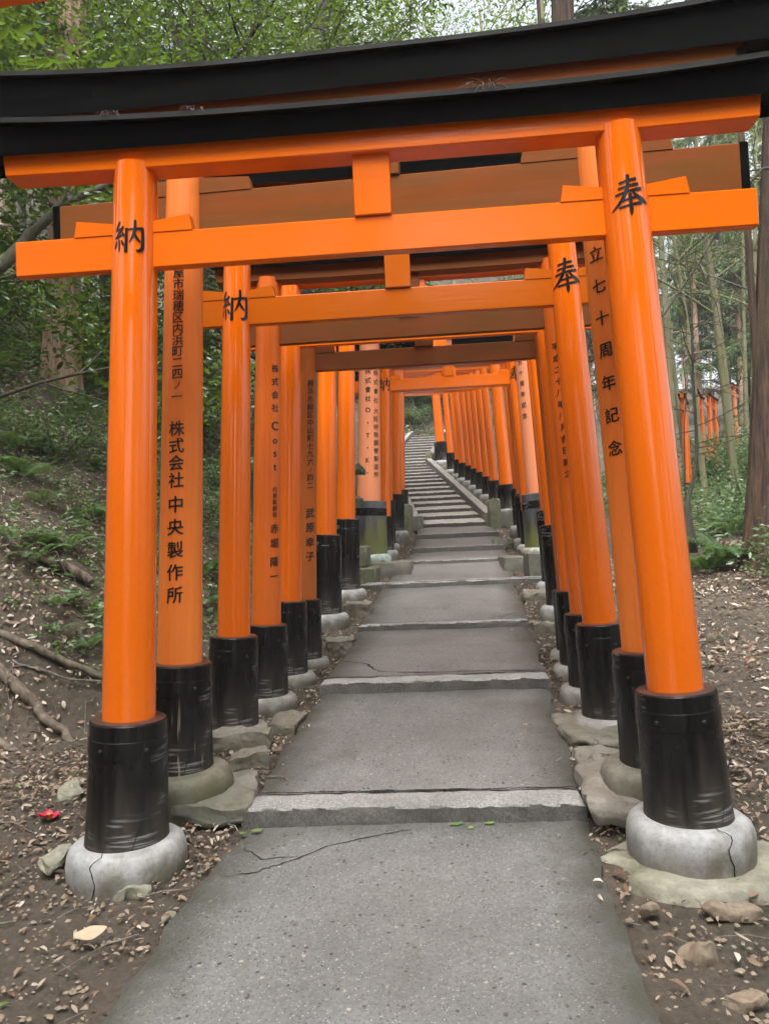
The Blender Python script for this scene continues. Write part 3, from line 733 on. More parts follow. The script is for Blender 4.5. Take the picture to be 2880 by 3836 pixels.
    if strut:
        mb = MB(); w = .078; chambox(mb, -w, w, y0-.012, y1+.012, zt, zz+shim+.002, .004); part(mb, 'strut', bm_)
    sf = sori_fn(rise, kh); sl_ = sori_fn(rise*.28, kh)
    sk = nk+.02; nx = 28; xs = [-sk+2*sk*i/nx for i in range(nx+1)]
    sh = kas[0]-shim+.034
    mb = MB(); loft_x(mb, rect(-.065*D/.219, .055*D/.219, zz+shim, zz+shim+sh), xs, sl_, .012); lb = part(mb, 'lower_lintel', bm_)
    if caps:
        for s in (-1, 1):
            mb = MB(); ex = [s*(sk-.036), s*(sk+.004)]; ex.sort(); loft_x(mb, rect(-.07, .06, zz+shim-.004, zz+shim+sh-.04), ex, sl_, 0); part(mb, 'end_cap', M['kasagi'], lb)
    xs = [-kh+2*kh*i/36 for i in range(37)]; k0, k1 = zz+kas[0], zz+kas[1]
    mb = MB(); loft_x(mb, [(-.095, k0), (-.108, k1), (0, k1+.035*roof), (.108, k1), (.095, k0), (.068, k0+.033*roof), (-.068, k0+.033*roof)], xs, sf, .05, sl_, k1); ub = part(mb, 'upper_lintel', M['kasagi'])
    mb = MB(); xs = [-(kh+.03)+2*(kh+.03)*i/36 for i in range(37)]
    loft_x(mb, [(-.138*roof, k1), (-.138*roof, k1+.022*roof), (0, k1+.065*roof), (.138*roof, k1+.022*roof), (.138*roof, k1), (0, k1+.037*roof)], xs, sf, 0); part(mb, 'roof_board', M['board'], ub, 25)
    return g

D2 = math.radians
torii(-1.48, -.10, .245, 'orange torii gate nearest the camera, only a beam corner showing top left', S=2.85, rz=D2(-4), nk=1.95, shim=3.22, kas=(3.32, 3.43), kh=2.4, plinth='plinth_dull')
torii(0, 0, .12, 'foremost whole torii gate, fresh orange with black collars and cracked pale stone plinths', ptL=.12, ptR=.175, D=.219,
      nuki=(2.41, 2.565), nk=1.555, shim=2.82, kas=(2.895, 2.985), kh=2.25, rise=.115, crack=True, wd=(.067, .045, .175),
      text={-1: [(D2(5), [('納', 2.648, 2.648, .128)], .032)], 1: [(D2(-2), [('奉', 2.666, 2.666, .15)], .032)]})
torii(.492, .025, .255, 'second torii gate, faded orange with mossy beam, black beam ends and peeling collar', 'faded', S=2.27, D=.215, ch=.52,
      nuki=(2.57, 2.83), nk=1.66, nth=.055, shim=3.10, kas=(3.245, 3.39), kh=2.35, rise=.13, caps=True, collar='black_peel', plinth='plinth_moss', pw=2.4, ph=.135,
      wd=(.06, .075, .27), rz=D2(-2),
      text={-1: [(D2(5), [('名古屋市瑞穂区内浜町二四ノ一', 2.786, 2.068, .054), ('株式会社', 1.914, 1.664, .074), ('中央製作所', 1.547, 1.112, .079)], .013)],
            1: [(D2(-38), [('創立七十周年記念', 2.76, 1.708, .069)], .018)]})
torii(1.463, .031, .235, 'third torii gate, glossy orange with big black 納 and 奉 characters', S=2.25, D=.20, ch=.55, nuki=(2.45, 2.62), shim=3.20, kas=(3.29, 3.40), kh=1.42, nk=1.34, rise=.06, plinth='plinth_dull', beamk='deep',  # beams take the vermilion that has tunnel shade put into its colour
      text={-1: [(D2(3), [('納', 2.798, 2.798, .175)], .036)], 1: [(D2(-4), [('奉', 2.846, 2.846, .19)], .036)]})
torii(2.157, .074, .275, 'fourth torii gate, dull orange with narrow lettering that turns to the path', 'dull', S=2.25, D=.205, ch=.50, nuki=(2.46, 2.61), shim=2.90, kas=(2.985, 3.09), kh=1.42, nk=1.34, rise=.06, plinth='plinth_dull', beamk='brown',
      text={-1: [(D2(46), [('株式会社', 2.565, 2.288, .055), ('C', 2.161, 2.161, .082), ('ost', 2.053, 1.87, .07), ('代表取締役', 1.715, 1.542, .037), ('赤堀', 1.445, 1.343, .066), ('陽一', 1.214, 1.113, .066)], .02)],
            1: [(D2(-24), [('平成二十八年八月吉日建之', 2.592, 1.724, .05)], .02)]})
torii(2.779, .109, .315, 'fifth torii gate, plain orange without lettering, between two duller ones', S=2.25, D=.20, ch=.57, nuki=(2.555, 2.685), shim=3.03, kas=(3.12, 3.22), kh=1.42, nk=1.34, rise=.06, plinth='plinth_dull')
torii(3.221, .153, .36, 'sixth torii gate, thin brownish faded pillars and brown beam with lettering', 'brown', S=2.22, D=.185, ch=.50, nuki=(2.41, 2.565), shim=2.82, kas=(2.905, 3.01), kh=1.42, nk=1.34, rise=.06, plinth='plinth_dull',
      text={-1: [(D2(34), [('横浜市緑区中山町七九六ノ四二', 2.667, 1.81, .058), ('武原幸子', 1.58, 1.217, .08)], .02)]})
torii(4.222, .213, .63, 'seventh torii gate, orange with very tall black collars', S=2.27, D=.205, ch=.77, nuki=(2.36, 2.48), shim=2.80, kas=(2.89, 3.0), kh=1.42, nk=1.34, rise=.06, strut=True)
torii(5.133, .300, .797, 'eighth torii gate, orange on tall black collars beside the stone lantern', S=2.27, D=.21, ch=.77, nuki=(2.39, 2.52), shim=2.80, kas=(2.89, 3.0), kh=1.42, nk=1.34, rise=.06)
torii(7.268, .413, 1.125, 'thick pale salmon torii gate with two columns of lettering and algae stained collars', 'pink', S=2.36, D=.33, taper=.2, ch=.73, nuki=(2.535, 2.70), nk=1.7, shim=2.93, kas=(3.03, 3.16), collar='black_moss', plinth='plinth_lichen', pw=1.85, ph=.13, block=.22,
      text={-1: [(D2(-2), [('株式會社', 3.613, 3.242, .08), ('O', 3.087, 3.087, .087), ('・T・K・', 2.911, 2.233, .08)], .014), (D2(42), [('株式會社', 3.598, 3.223, .076), ('大阪特殊鋼管製造所', 3.076, 2.212, .076)], .014)],
            1: [(D2(-40), [('創立五十周年記念', 3.916, 2.901, .073)], .014)]})
torii(8.716, .466, 1.145, 'glossy orange torii gate just behind the salmon one, with 納 half hidden', S=2.25, D=.20, ch=.54, nuki=(2.485, 2.665), shim=3.02, kas=(3.12, 3.23), text={-1: [(0, [('納', 3.729, 3.729, .19)], .036)], 1: [(0, [('奉', 3.779, 3.779, .21)], .036)]})
torii(9.321, .468, 1.24, 'dull orange torii gate with brown-black collars before the stairs', 'dull', S=2.25, D=.19, ch=.72, nuki=(2.48, 2.63), shim=2.85, kas=(2.95, 3.05), detail=1)
torii(10.62, .550, 1.455, 'tall orange torii gate standing at the last slab before the stairs', S=2.25, D=.205, ch=.67, nuki=(2.53, 2.69), shim=3.37, kas=(3.48, 3.6), detail=1)
torii(12.733, .50, 1.835, 'thick orange torii gate on a pale block at the foot of the stairs', S=2.27, D=.29, ch=.50, nuki=(2.56, 2.74), shim=3.06, kas=(3.17, 3.29), detail=1, pw=1.7, ph=.10, block=.3)
ROW = [(13.8, 1.357, 2.507, .20, .43), (14.8, 1.275, 2.68, .20, .43), (15.8, 1.186, 2.871, .20, .44), (16.8, 1.101, 3.049, .20, .44), (17.8, .998, 3.23, .20, .43), (18.8, .849, 3.398, .21, .44), (20.0, .761, 3.622, .20, .44)]
ORD = ['lowest', 'second', 'third', 'fourth', 'fifth', 'sixth', 'topmost']
for k, (y, xl, zc, dd, chh) in enumerate(ROW):
    torii(y, xl+dd/2-1.125, zc-chh, '%s gate of the close row of slim orange torii gates beside the stairs' % ORD[k], S=2.27, D=dd, ch=chh, nuki=(2.47, 2.62), shim=2.90, kas=(3.0, 3.1), detail=1, block=.25, rz=D2(3))
torii(22.0, .574+.11-1.125, 4.042-.55, 'orange torii gate on a lone pillar above the close row, below the black-footed thick one', S=2.29, D=.22, ch=.56, nuki=(2.5, 2.66), shim=2.95, kas=(3.05, 3.17), detail=1, rz=D2(4), block=.3)
torii(25.3, .219+.17-1.2, 4.837-.70, 'uppermost visible torii gate, thick orange pillar with a large black collar', S=2.45, D=.35, ch=.70, nuki=(2.9, 3.1), nk=1.8, shim=3.35, kas=(3.5, 3.65), kh=2.3, detail=1, rz=D2(6), pw=1.8, ph=.2, block=.4)
# a second line of gates far off among the trees on the right
far = []
for k, (x, y, zt, rz, lab) in enumerate([(7.55, 20.0, 5.2, 70, 'small far torii gate among the trees, nearest of four behind the shrubs'), (8.75, 22.3, 5.7, 66, 'small far torii gate among the trees, second behind the shrubs'), (10.1, 25, 6.05, 62, 'small far torii gate among the trees, third behind the shrubs'), (11.3, 26.5, 6.8, 55, 'faded far torii gate standing higher up beside the cedar trunk')]):
    g = torii(y, x, zt-3.05, lab, 'fresh' if k < 3 else 'pink', S=1.4, D=.17, ch=.4, nuki=(2.45, 2.58), nk=1.15, shim=2.78, kas=(2.86, 2.88), kh=1.05, rise=.05, roof=.3, detail=1, rz=D2(rz))
    g['group'] = 'torii gates far off in the forest'

# ------------------------------------------------------------------ stones, edging, roots and small things by the path
def gz(x, y): return ground_z(x, y)
def block_at(name, x, y, sx, sy, sz, rz, m, label, cat, seed, dz=0.0, tilt=(0, 0), rnd=.3, amp=.02, group=None, cuts=12):
    o = meshobj(name, rough_block(sx, sy, sz, seed, cuts, amp, 0, rnd), M[m], None, (x, y, gz(x, y)+dz), (tilt[0], tilt[1], rz)); tag(o, label, cat, group); return o
block_at('edging_slab', -.98, .50, .50, .44, .09, .05, 'block', 'flat grey edging slab under the second left plinth', 'edging stone', 1, .015, rnd=.12, amp=.03)
block_at('edging_slab', 1.06, .58, .48, .86, .11, -.05, 'slabstone', 'large flat edging slab under the second right plinth', 'edging stone', 2, .010, rnd=.12, amp=.03)
block_at('edging_slab', 1.04, 1.36, .42, .66, .08, .04, 'rubble', 'rough mortar slab in front of the third right plinth', 'edging stone', 3, .015, amp=.028)
block_at('edging_stone', -.86, .92, .20, .16, .12, .4, 'rubble', 'pale jagged stone beside the path near the second left plinth', 'edging stone', 4, .02, amp=.022, rnd=.08)
block_at('edging_stone', -.98, 1.20, .34, .20, .12, .15, 'rubble', 'flat mossy stone in front of the third left plinth', 'edging stone', 5, .03, amp=.022, rnd=.08)
block_at('edging_stone', -.80, 1.62, .18, .30, .09, -.1, 'rubble', 'small low stone inside the third left plinth', 'edging stone', 6, .02, amp=.022, rnd=.08)
block_at('edging_stone', -.70, 3.62, .26, .24, .14, .2, 'rubble', 'broken stone at the left end of the third path step', 'edging stone', 7, .01, amp=.022, rnd=.08)
block_at('edging_stone', -.64, 4.62, .26, .36, .14, .1, 'rubble', 'cracked stone in front of the eighth left plinth', 'edging stone', 8, .02, amp=.022, rnd=.08)
block_at('edging_stone', 1.08, 3.9, .26, .34, .10, .2, 'rubble', 'flat rubble stone right of the third path step', 'edging stone', 9, .015, amp=.022, rnd=.08)
block_at('edging_stone', 1.16, 4.9, .22, .3, .10, -.2, 'rubble', 'rubble stone in front of the eighth right plinth', 'edging stone', 10, .01, amp=.022, rnd=.08)
block_at('edging_stone', 1.25, 9.6, .4, .24, .2, .1, 'block', 'stone ledge right of the sixth path step', 'edging stone', 12, .05, amp=.03)
block_at('stone_block', 1.33, 6.15, .22, .42, .34, .05, 'block', 'dark squared stone block right of the path before the salmon gate', 'stone block', 13, .12, rnd=.05, amp=.008)
def cement_pad():
    rng = random.Random(3); n = 64; mb = MB(); vs = []; fs = []; cx, cy = 1.20, -.06
    rings = (0, .35, .7, .9, .98, 1.0)
    for t in rings:
        for k in range(n):
            a = 2*math.pi*k/n; q = 1+.10*math.sin(3*a+1)+.07*math.sin(5*a+.3)+.05*math.sin(9*a)+.03*math.sin(17*a+2)
            x = cx+.40*q*t*math.cos(a); y = cy+.27*q*t*math.sin(a)
            z = gz(cx, cy)+.045-.01*t+.006*wob(x*7, y*7)-(0 if t < .97 else .018)-(0 if t < 1 else .06)
            vs.append((x, y, z))
    for j in range(len(rings)-1):
        for k in range(n): k2 = (k+1) % n; fs.append((j*n+k, (j+1)*n+k, (j+1)*n+k2, j*n+k2))
    mb.add(vs, fs); o = mb.build('cement_pad', M['cement'], sharp=60); tag(o, 'yellowish broken cement pad under the foremost right plinth', 'cement pad')
    ribbon('crack', [(1.24, -.24, gz(1.24, -.24)+.047), (1.30, -.28, gz(1.3, -.28)+.045), (1.35, -.33, gz(1.35, -.33)+.04)], .004, o, 9, .004)
cement_pad()
block_at('rock', .99, -.62, .075, .115, .07, .3, 'pebble', 'tall grey rock in the soil at the lower right', 'rock', 21, .015, rnd=.6, amp=.04)
block_at('rock', 1.17, -.40, .17, .07, .045, .25, 'pebble', 'long pale flat rock below the cement pad', 'rock', 22, .01, rnd=.5, amp=.03)
block_at('rock', 1.03, -.86, .08, .07, .045, .5, 'pebble', 'ochre rock at the bottom right edge', 'rock', 24, .01, rnd=.6, amp=.03)
block_at('rock', .87, -.42, .08, .06, .05, .9, 'pebble', 'small tan rock beside the path edge at right', 'rock', 25, .01, rnd=.6, amp=.03)
block_at('rock', -1.66, .60, .10, .09, .09, .4, 'cement', 'cream rock among dry leaves left of the foremost plinth', 'rock', 26, .02, rnd=.6, amp=.04)
block_at('rock', -1.5, -.02, .12, .07, .07, 1.0, 'cement', 'cream rock touching the foremost left plinth', 'rock', 27, .015, rnd=.6, amp=.04)
block_at('rock', -1.05, -.18, .16, .06, .05, .1, 'cement', 'pale chip of mortar in front of the foremost left plinth', 'rock', 28, .006, rnd=.5, amp=.03)
block_at('rock', -.82, -.35, .05, .045, .04, .1, 'cement', 'small pale pebble left of the path, nearest the camera', 'rock', 29, .005, rnd=.7, amp=.03)
def curved_leaf(name, x, y, l, w, rz, col, label, cat, dz=.012, curl=.25, m=None):
    mb = MB(); n, k = 8, 4; vs = []; fs = []
    for i in range(n+1):
        t = i/n; ww = w*math.sin(math.pi*min(1, t*.92+.06))**.75*(.5 if t > .92 else 1)
        for j in range(-k, k+1):
            q = j/k; vs.append((l*(t-.5), ww*.5*q*(1+.08*math.sin(9*t+q*3)), curl*l*((t-.5)**2*.7+.16*q*q)))
    c = 2*k+1
    for i in range(n):
        for j in range(c-1): fs.append((i*c+j, (i+1)*c+j, (i+1)*c+j+1, i*c+j+1))
    mb.add(vs, fs); zz = (slabz(y) if abs(x-path_x(y)) < .75 else gz(x, y))
    o = mb.build(name, m or plain(name+'_skin', col), loc=(x, y, zz+dz)); o.rotation_euler = (.06, -.05, rz); tag(o, label, cat); return o
curved_leaf('fallen_leaf', -1.06, -.54, .11, .085, .5, (.52, .42, .29), 'large pale beige dry leaf on the soil at lower left', 'leaf', .045)
curved_leaf('fallen_leaf', .23, .285, .062, .032, .3, (.10, .17, .04), 'green leaf on the path below the first step, leftmost of three', 'leaf', .008)
curved_leaf('fallen_leaf', .29, .245, .034, .022, 1.1, (.20, .27, .07), 'tiny yellow-green leaf on the path between two bigger leaves', 'leaf', .008)
curved_leaf('fallen_leaf', .375, .29, .05, .026, .2, (.15, .23, .05), 'bright green leaf on the path below the first step, rightmost of three', 'leaf', .008)
curved_leaf('fallen_leaf', -.66, .25, .055, .026, .15, (.15, .22, .05), 'green leaf on the path corner beside the first step', 'leaf', .008)
curved_leaf('fallen_leaf', -.715, .215, .04, .024, -.4, (.12, .2, .05), 'small green leaf just off the left path corner', 'leaf', .012)
f = empty('fallen_flower', (-1.67, .34, gz(-1.67, .34)+.02), label='crushed red camellia flower with a yellow centre on dry leaves', cat='flower')
for k in range(6):
    mb = MB(); a = k*1.05; vs = []; fs = []
    for i in range(5):
        t = i/4
        for j in (-1, 0, 1): vs.append((.052*t, .022*math.sin(math.pi*(t*.8+.12))*j, .018*t*t+.008*j*j*t+.004*k))
    for i in range(4):
        for j in range(2): fs.append((i*3+j, i*3+3+j, i*3+4+j, i*3+1+j))
    mb.add(vs, fs); p = mb.build('petal', M['petal'], f); p.rotation_euler = (0, .1*(k % 2), a)
mb = MB(); lathe(mb, [(.010, .0), (.012, .012), (.009, .026), (.002, .028)], 10); mb.build('stamen', M['stamen'], f)

def woody(name, pts, rads, m, label, cat, seg=10, kids=(), group=None):
    mb = MB(); rng = random.Random(len(pts)); P = [Vector(p) for p in pts]; Q = []; R = []
    for i in range(len(P)-1):
        for k in range(4):
            t = k/4; Q.append(P[i].lerp(P[i+1], t)+Vector((rng.uniform(-1, 1), rng.uniform(-1, 1), rng.uniform(-1, 1)))*rads[i]*.22); R.append((rads[i]+(rads[i+1]-rads[i])*t)*rng.uniform(.88, 1.12))
    Q.append(P[-1]); R.append(rads[-1]); tube(mb, Q, R, seg)
    for pts2, r2_ in kids: tube(mb, pts2, [r2_*(1-.6*i/(len(pts2)-1)) for i in range(len(pts2))], 7)
    o = mb.build(name, M[m], sharp=80); tag(o, label, cat, group); return o
woody('tree_root', [(-3.1, 1.75, 1.05), (-2.63, 1.57, .84), (-2.46, 1.58, .77), (-2.27, 1.63, .66), (-2.11, 1.66, .58), (-1.9, 1.72, .46)], [.03, .028, .026, .026, .023, .018], 'root', 'long bare root running down across the left bank', 'root')
woody('tree_root', [(-2.9, 1.55, .86), (-2.58, 1.45, .66), (-2.49, 1.42, .58), (-2.41, 1.41, .51), (-2.31, 1.42, .42), (-2.25, 1.39, .34), (-2.13, 1.42, .24), (-1.97, 1.27, .12)], [.03, .032, .036, .036, .032, .030, .028, .018], 'root', 'thick pale crooked root below the long one on the left bank', 'root')
woody('tree_root', [(-2.62, 1.3, .30), (-2.42, 1.23, .23), (-2.34, 1.22, .18), (-2.24, 1.05, .10), (-2.22, .96, .02)], [.024, .026, .024, .02, .014], 'root', 'short bent root at the foot of the left bank', 'root')
woody('tree_root', [(-2.6, 1.55, .72), (-2.46, 1.5, .65), (-2.32, 1.54, .60), (-2.17, 1.58, .53), (-2.0, 1.66, .50)], [.007]*5, 'twig', 'thin pale rootlet between the two long roots', 'root')
woody('fallen_log', [(-2.72, 2.1, 1.33), (-2.56, 2.17, 1.28), (-2.48, 2.23, 1.22), (-2.40, 2.28, 1.17), (-2.34, 2.28, 1.11)], [.030, .034, .036, .036, .030], 'root', 'short pale log lying on the left bank above the roots', 'log')
woody('fallen_branch', [(-2.15, .95, .05), (-1.9, 1.02, .06), (-1.62, 1.15, .10)], [.008, .008, .005], 'twig', 'thin straight twig on the litter left of the foremost collar', 'branch')
woody('fallen_branch', [(2.3, 4.6, .6), (3.1, 4.9, .62), (3.9, 5.5, .74)], [.012, .012, .006], 'twig', 'long thin branch lying below the fern on the right', 'branch')

rg = random.Random(12)
for x, lab in ((.50, 'largest tuft of dry grass caught on the foremost black top beam, right of centre'), (-.72, 'dry grass tuft hanging from the foremost black top beam, left of centre'), (-1.08, 'small dry grass tuft on the foremost black top beam, nearest the left end')):
    mb = MB(); z = 3.128+.11*(max(0, abs(x)-.2)/2.05)**2.3; s_ = 1.5 if x > 0 else .9
    for k in range(16 if x > 0 else 9):
        a = rg.uniform(-1.5, 1.5); l = rg.uniform(.02, .06)*s_; p = Vector((x+rg.uniform(-.04, .04)*s_, -.13+rg.uniform(-.012, .012), z+.003)); q = p+Vector((math.sin(a)*l, -rg.uniform(0, .02), rg.uniform(-.2, .35)*l)); tube(mb, [p, p.lerp(q, .5)+Vector((0, -.004, .008)), q+Vector((0, -.004, -rg.uniform(.0, .03)))], [.0016, .0014, .0006], 4, False)
    tag(mb.build('straw_tuft', M['twig']), lab, 'straw tuft', 'straw tufts on the top beam', 'thing')
# ---- stone lantern, mostly hidden behind the eighth gate
lx, ly = -.98, 6.25; lz = gz(lx, ly)
ln = empty('stone_lantern', (lx, ly, lz), label='green-grey stone lantern half hidden behind the eighth left pillar', cat='stone lantern')
mb = MB(); chambox(mb, -.42, .42, -.36, .36, -.1, .22, .02); mb.build('plinth_block', M['lantern'], ln)
mb = MB(); chambox(mb, -.31, .31, -.27, .27, .2195, .50, .02); mb.build('base', M['lantern'], ln)
mb = MB(); lathe(mb, [(.17, .5), (.12, .6), (.11, .85), (.13, .95), (.15, 1.0)], 12); mb.build('shaft', M['lantern'], ln)
mb = MB(); lathe(mb, [(.16, 1.0), (.26, 1.07), (.28, 1.13), (.22, 1.17)], 6); mb.build('light_base', M['lantern'], ln)
mb = MB()
for sx in (-1, 1):
    for sy in (-1, 1): chambox(mb, sx*.12-.03, sx*.12+.03, sy*.12-.03, sy*.12+.03, 1.17, 1.44, .006)
chambox(mb, -.15, .15, -.15, .15, 1.39, 1.46, .01); mb.build('light_box', M['lantern'], ln)
mb = MB(); vs = []; fs = []; n = 24
for (r, z, c) in ((.16, 1.46, .0), (.36, 1.45, .06), (.37, 1.51, .08), (.20, 1.62, .02), (.10, 1.72, 0), (.03, 1.76, 0)):
    for k in range(n):
        a = 2*math.pi*k/n+math.pi/4; cc = abs(math.cos(2*(a-math.pi/4)))**5; q = 1/max(abs(math.cos(a)), abs(math.sin(a)))
        rr = r*(.72*q*.5+.5); vs.append((rr*math.cos(a), rr*math.sin(a), z+c*max(0, (q-1)/.414)))
for j in range(5):
    for k in range(n): k2 = (k+1) % n; fs.append((j*n+k, j*n+k2, (j+1)*n+k2, (j+1)*n+k))
fs.append(tuple(range(n))[::-1]); fs.append(tuple(5*n+k for k in range(n))); mb.add(vs, fs); mb.build('roof', M['lantern'], ln, sharp=35)
ln.scale = (1, 1, .92)

# ------------------------------------------------------------------ ground cover: litter, twigs, pebbles, sprigs (uncountable)
R = np.random.default_rng(7)
def scatter(n, box, keep):
    out = []
    while len(out) < n:
        for x, y in zip(R.uniform(box[0], box[1], n), R.uniform(box[2], box[3], n)):
            if keep(x, y): out.append((x, y, ground_z(x, y)))
            if len(out) >= n: break
    return np.array(out)
off = lambda x, y: abs(x-path_x(y)) > .80
def clump(x, y): return .5+.5*wob(x*1.7+3, y*1.5) > .30+.25*random.random()
random.seed(4)
left = lambda x, y: off(x, y) and x < path_x(y)
right = lambda x, y: off(x, y) and x > path_x(y)
parts = [scatter(15000, (.8, 7, -1.6, 8), right), scatter(20000, (1.0, 8, .4, 9), lambda x, y: right(x, y) and x > 1.5+.2*y*0 and clump(x, y)), scatter(17000, (-6.5, -.75, -1.6, 8), left), scatter(14000, (-5, -1.3, .6, 8), lambda x, y: left(x, y) and clump(x, y)),
         scatter(12000, (-14, 20, 7, 30), off), scatter(900, (-1.9, 2.0, 2, 13), lambda x, y: off(x, y) and abs(x-path_x(y)) < 1.5), scatter(2600, (-2.6, -.78, -1.2, .9), left), scatter(2200, (.8, 2.6, -1.2, 1.5), right), np.array([(x, y, ground_z(x, y)) for x, y in [(path_x(yy)+sd*(1.12+.27*rr*math.cos(aa)), yy+.30*rr*math.sin(aa)) for yy in (0, .49, 1.46, 2.16, 2.78, 3.22, 4.22, 5.13, 7.27) for sd in (-1, 1) for aa, rr in zip(R.uniform(0, 6.28, 130), R.uniform(.9, 1.5, 130))]]),
         np.array([(path_x(y)+sd*(.80+.07*abs(q)), y, ground_z(path_x(y)+sd*(.80+.07*abs(q)), y)) for y, sd, q in zip(R.uniform(-1.4, 12, 1500), R.choice([-1, 1], 1500), R.normal(0, 1, 1500))]),
         np.array([(x, y, slabz(y)+.004) for x, y in [(path_x(y)+q, y) for q, y in zip(R.choice([-1, 1], 70)*(.74-.5*R.random(70)**2.5), R.uniform(-1.2, 9, 70))]])]
sc = [.95, 1.0, .72, .72, 1.9, .75, .62, .62, .6, .5, .5]
P = np.concatenate(parts); S = np.concatenate([np.full(len(p), s) for p, s in zip(parts, sc)]); n = len(P)
e_ = .12
gn = np.array([(ground_z(x-e_, y)-ground_z(x+e_, y), ground_z(x, y-e_)-ground_z(x, y+e_), 2*e_) for x, y, z in P]); gn /= np.linalg.norm(gn, axis=1, keepdims=True)
Nn = gn+rdir(R, n, -.3, 1)*R.uniform(.1, .75, (n, 1)); Nn /= np.linalg.norm(Nn, axis=1, keepdims=True); D = np.cross(Nn, rdir(R, n)); P += gn*(R.uniform(.010, .042, n)*np.minimum(S, 1.3))[:, None]
tint = R.choice([.1, .25, .4, .5, .62, .75, .85, .9, .97], n, p=[.08, .12, .16, .18, .16, .14, .08, .04, .04])+R.uniform(-.04, .03, n)
L = R.uniform(.02, 1, n)**1.4*.062*S+.02*S; W = L*R.uniform(.3, .62, n)
need = R.random(n) < .2; W[need] *= .22; L[need] *= 1.2; tint[need] = R.uniform(.1, .35, need.sum())
sel = (P[:, 1] > .1) | (R.random(n) < .42); P, D, Nn, L, W, tint, n = P[sel], D[sel], Nn[sel], L[sel], W[sel], tint[sel], int(sel.sum())
o = bpy.data.objects.new('leaf_litter', leaf_mesh('leaf_litter', P, D, Nn, L, W, tint, M['litter'], .22, .5, hi=True, curl=R.uniform(-.12, .28, n))); C.objects.link(o); tag(o, 'dry brown and tan leaves strewn over the soil', kind='stuff')
P = np.concatenate([scatter(700, (-5, -.75, -1.4, 7), left), scatter(700, (.8, 6, -1.4, 8), right)]); mb = MB(); rr = random.Random(9)
for p in P:
    a = rr.uniform(0, 6.28); l = rr.uniform(.06, .30); r = rr.uniform(.0015, .0045); d = Vector((math.cos(a), math.sin(a), 0)); q = Vector(p)+Vector((0, 0, .018))
    pts = [q, q+d*l*.5+Vector((rr.uniform(-.02, .02), rr.uniform(-.02, .02), .012)), q+d*l]
    pts[2].z = ground_z(pts[2].x, pts[2].y)+.016; tube(mb, pts, [r, r, r*.5], 4, False)
o = mb.build('twig_litter', M['twig']); tag(o, 'thin twigs scattered among the leaves', kind='stuff')
def pebbles():
    P = np.concatenate([scatter(2600, (.8, 2.8, -1.6, 1.6), right), scatter(2600, (-2.6, -.75, -1.6, 1.4), left), scatter(1500, (-1.6, 1.9, 1.4, 12), lambda x, y: off(x, y) and abs(x-path_x(y)) < 1.5)])
    base = np.array([(1, 0, 0), (-1, 0, 0), (0, 1, 0), (0, -1, 0), (0, 0, 1), (0, 0, -1)], float); F = np.array([(0, 2, 4), (2, 1, 4), (1, 3, 4), (3, 0, 4), (2, 0, 5), (1, 2, 5), (3, 1, 5), (0, 3, 5)])
    n = len(P); s = R.uniform(.004, .016, (n, 1, 1))*R.uniform(.6, 1.2, (n, 1, 3)); V = base[None]*s*R.uniform(.7, 1.2, (n, 6, 1)); a = R.uniform(0, 6.28, n); c, q = np.cos(a), np.sin(a)
    V = np.stack([V[:, :, 0]*c[:, None]-V[:, :, 1]*q[:, None], V[:, :, 0]*q[:, None]+V[:, :, 1]*c[:, None], V[:, :, 2]*.7], 2)+P[:, None, :]+np.array([0, 0, .012])
    mb = MB(); mb.v = [tuple(v) for v in V.reshape(-1, 3)]; mb.f = [tuple(f) for f in (F[None]+np.arange(n)[:, None, None]*6).reshape(-1, 3)]; mb.mi = [0]*len(mb.f)
    o = mb.build('gravel', M['pebble'], None, False); tag(o, 'small loose stones in the soil beside the path', kind='stuff')
pebbles()
def sprigs(name, label, P, size, leaves, rise, mat='leaf_under', tlo=0.0, thi=.9):
    n = len(P); k = leaves; B = np.repeat(P, k, 0); H = R.uniform(0, 1, n*k)*rise; B[:, 2] += H; B[:, :2] += R.normal(0, .35*size*3, (n*k, 2)); D = rdir(R, n*k, -.1, .5); N = rdir(R, n*k, .4, 1)
    s = np.repeat(R.uniform(.6, 1.3, n), k)*R.uniform(.7, 1.2, n*k)*size
    o = bpy.data.objects.new(name, leaf_mesh(name, B, D, N, s, s*R.uniform(.3, .5, n*k), np.clip(np.repeat(R.uniform(tlo, thi, n), k)+R.normal(0, .12, n*k), 0, 1), M[mat], .15)); C.objects.link(o); tag(o, label, kind='stuff')
grow = lambda x, y: wob(x*.9+5, y*.8) > -.05
sprigs('ground_plants', 'low leafy plants covering the left bank', np.concatenate([scatter(1000, (-6, -1.7, 1.9, 8), lambda x, y: left(x, y) and grow(x, y)), scatter(900, (-9, -1.5, 5, 16), lambda x, y: left(x, y) and x < path_x(y)-1.6)]), .075, 8, .16)
sprigs('ground_plants', 'tiny sprigs among the leaves of the left bank', scatter(3600, (-6, -1.5, 1.6, 9), lambda x, y: left(x, y) and x < -1.6 and wob(x*1.1+2, y*.9) > -.35), .046, 7, .09, 'leaf_under', .2, 1.0)
sprigs('ground_plants', 'low leafy plants covering the forest floor on the right', scatter(2400, (3.2, 15, 8.5, 28), lambda x, y: x > 2.4+.10*y and x > 3.0), .12, 9, .35)
sprigs('ground_plants', 'green cover on the hillside beyond the stairs', np.concatenate([scatter(900, (-9, 8, 32, 44), lambda x, y: True), scatter(900, (-22, -4, 8, 30), lambda x, y: left(x, y))]), .26, 9, .8)

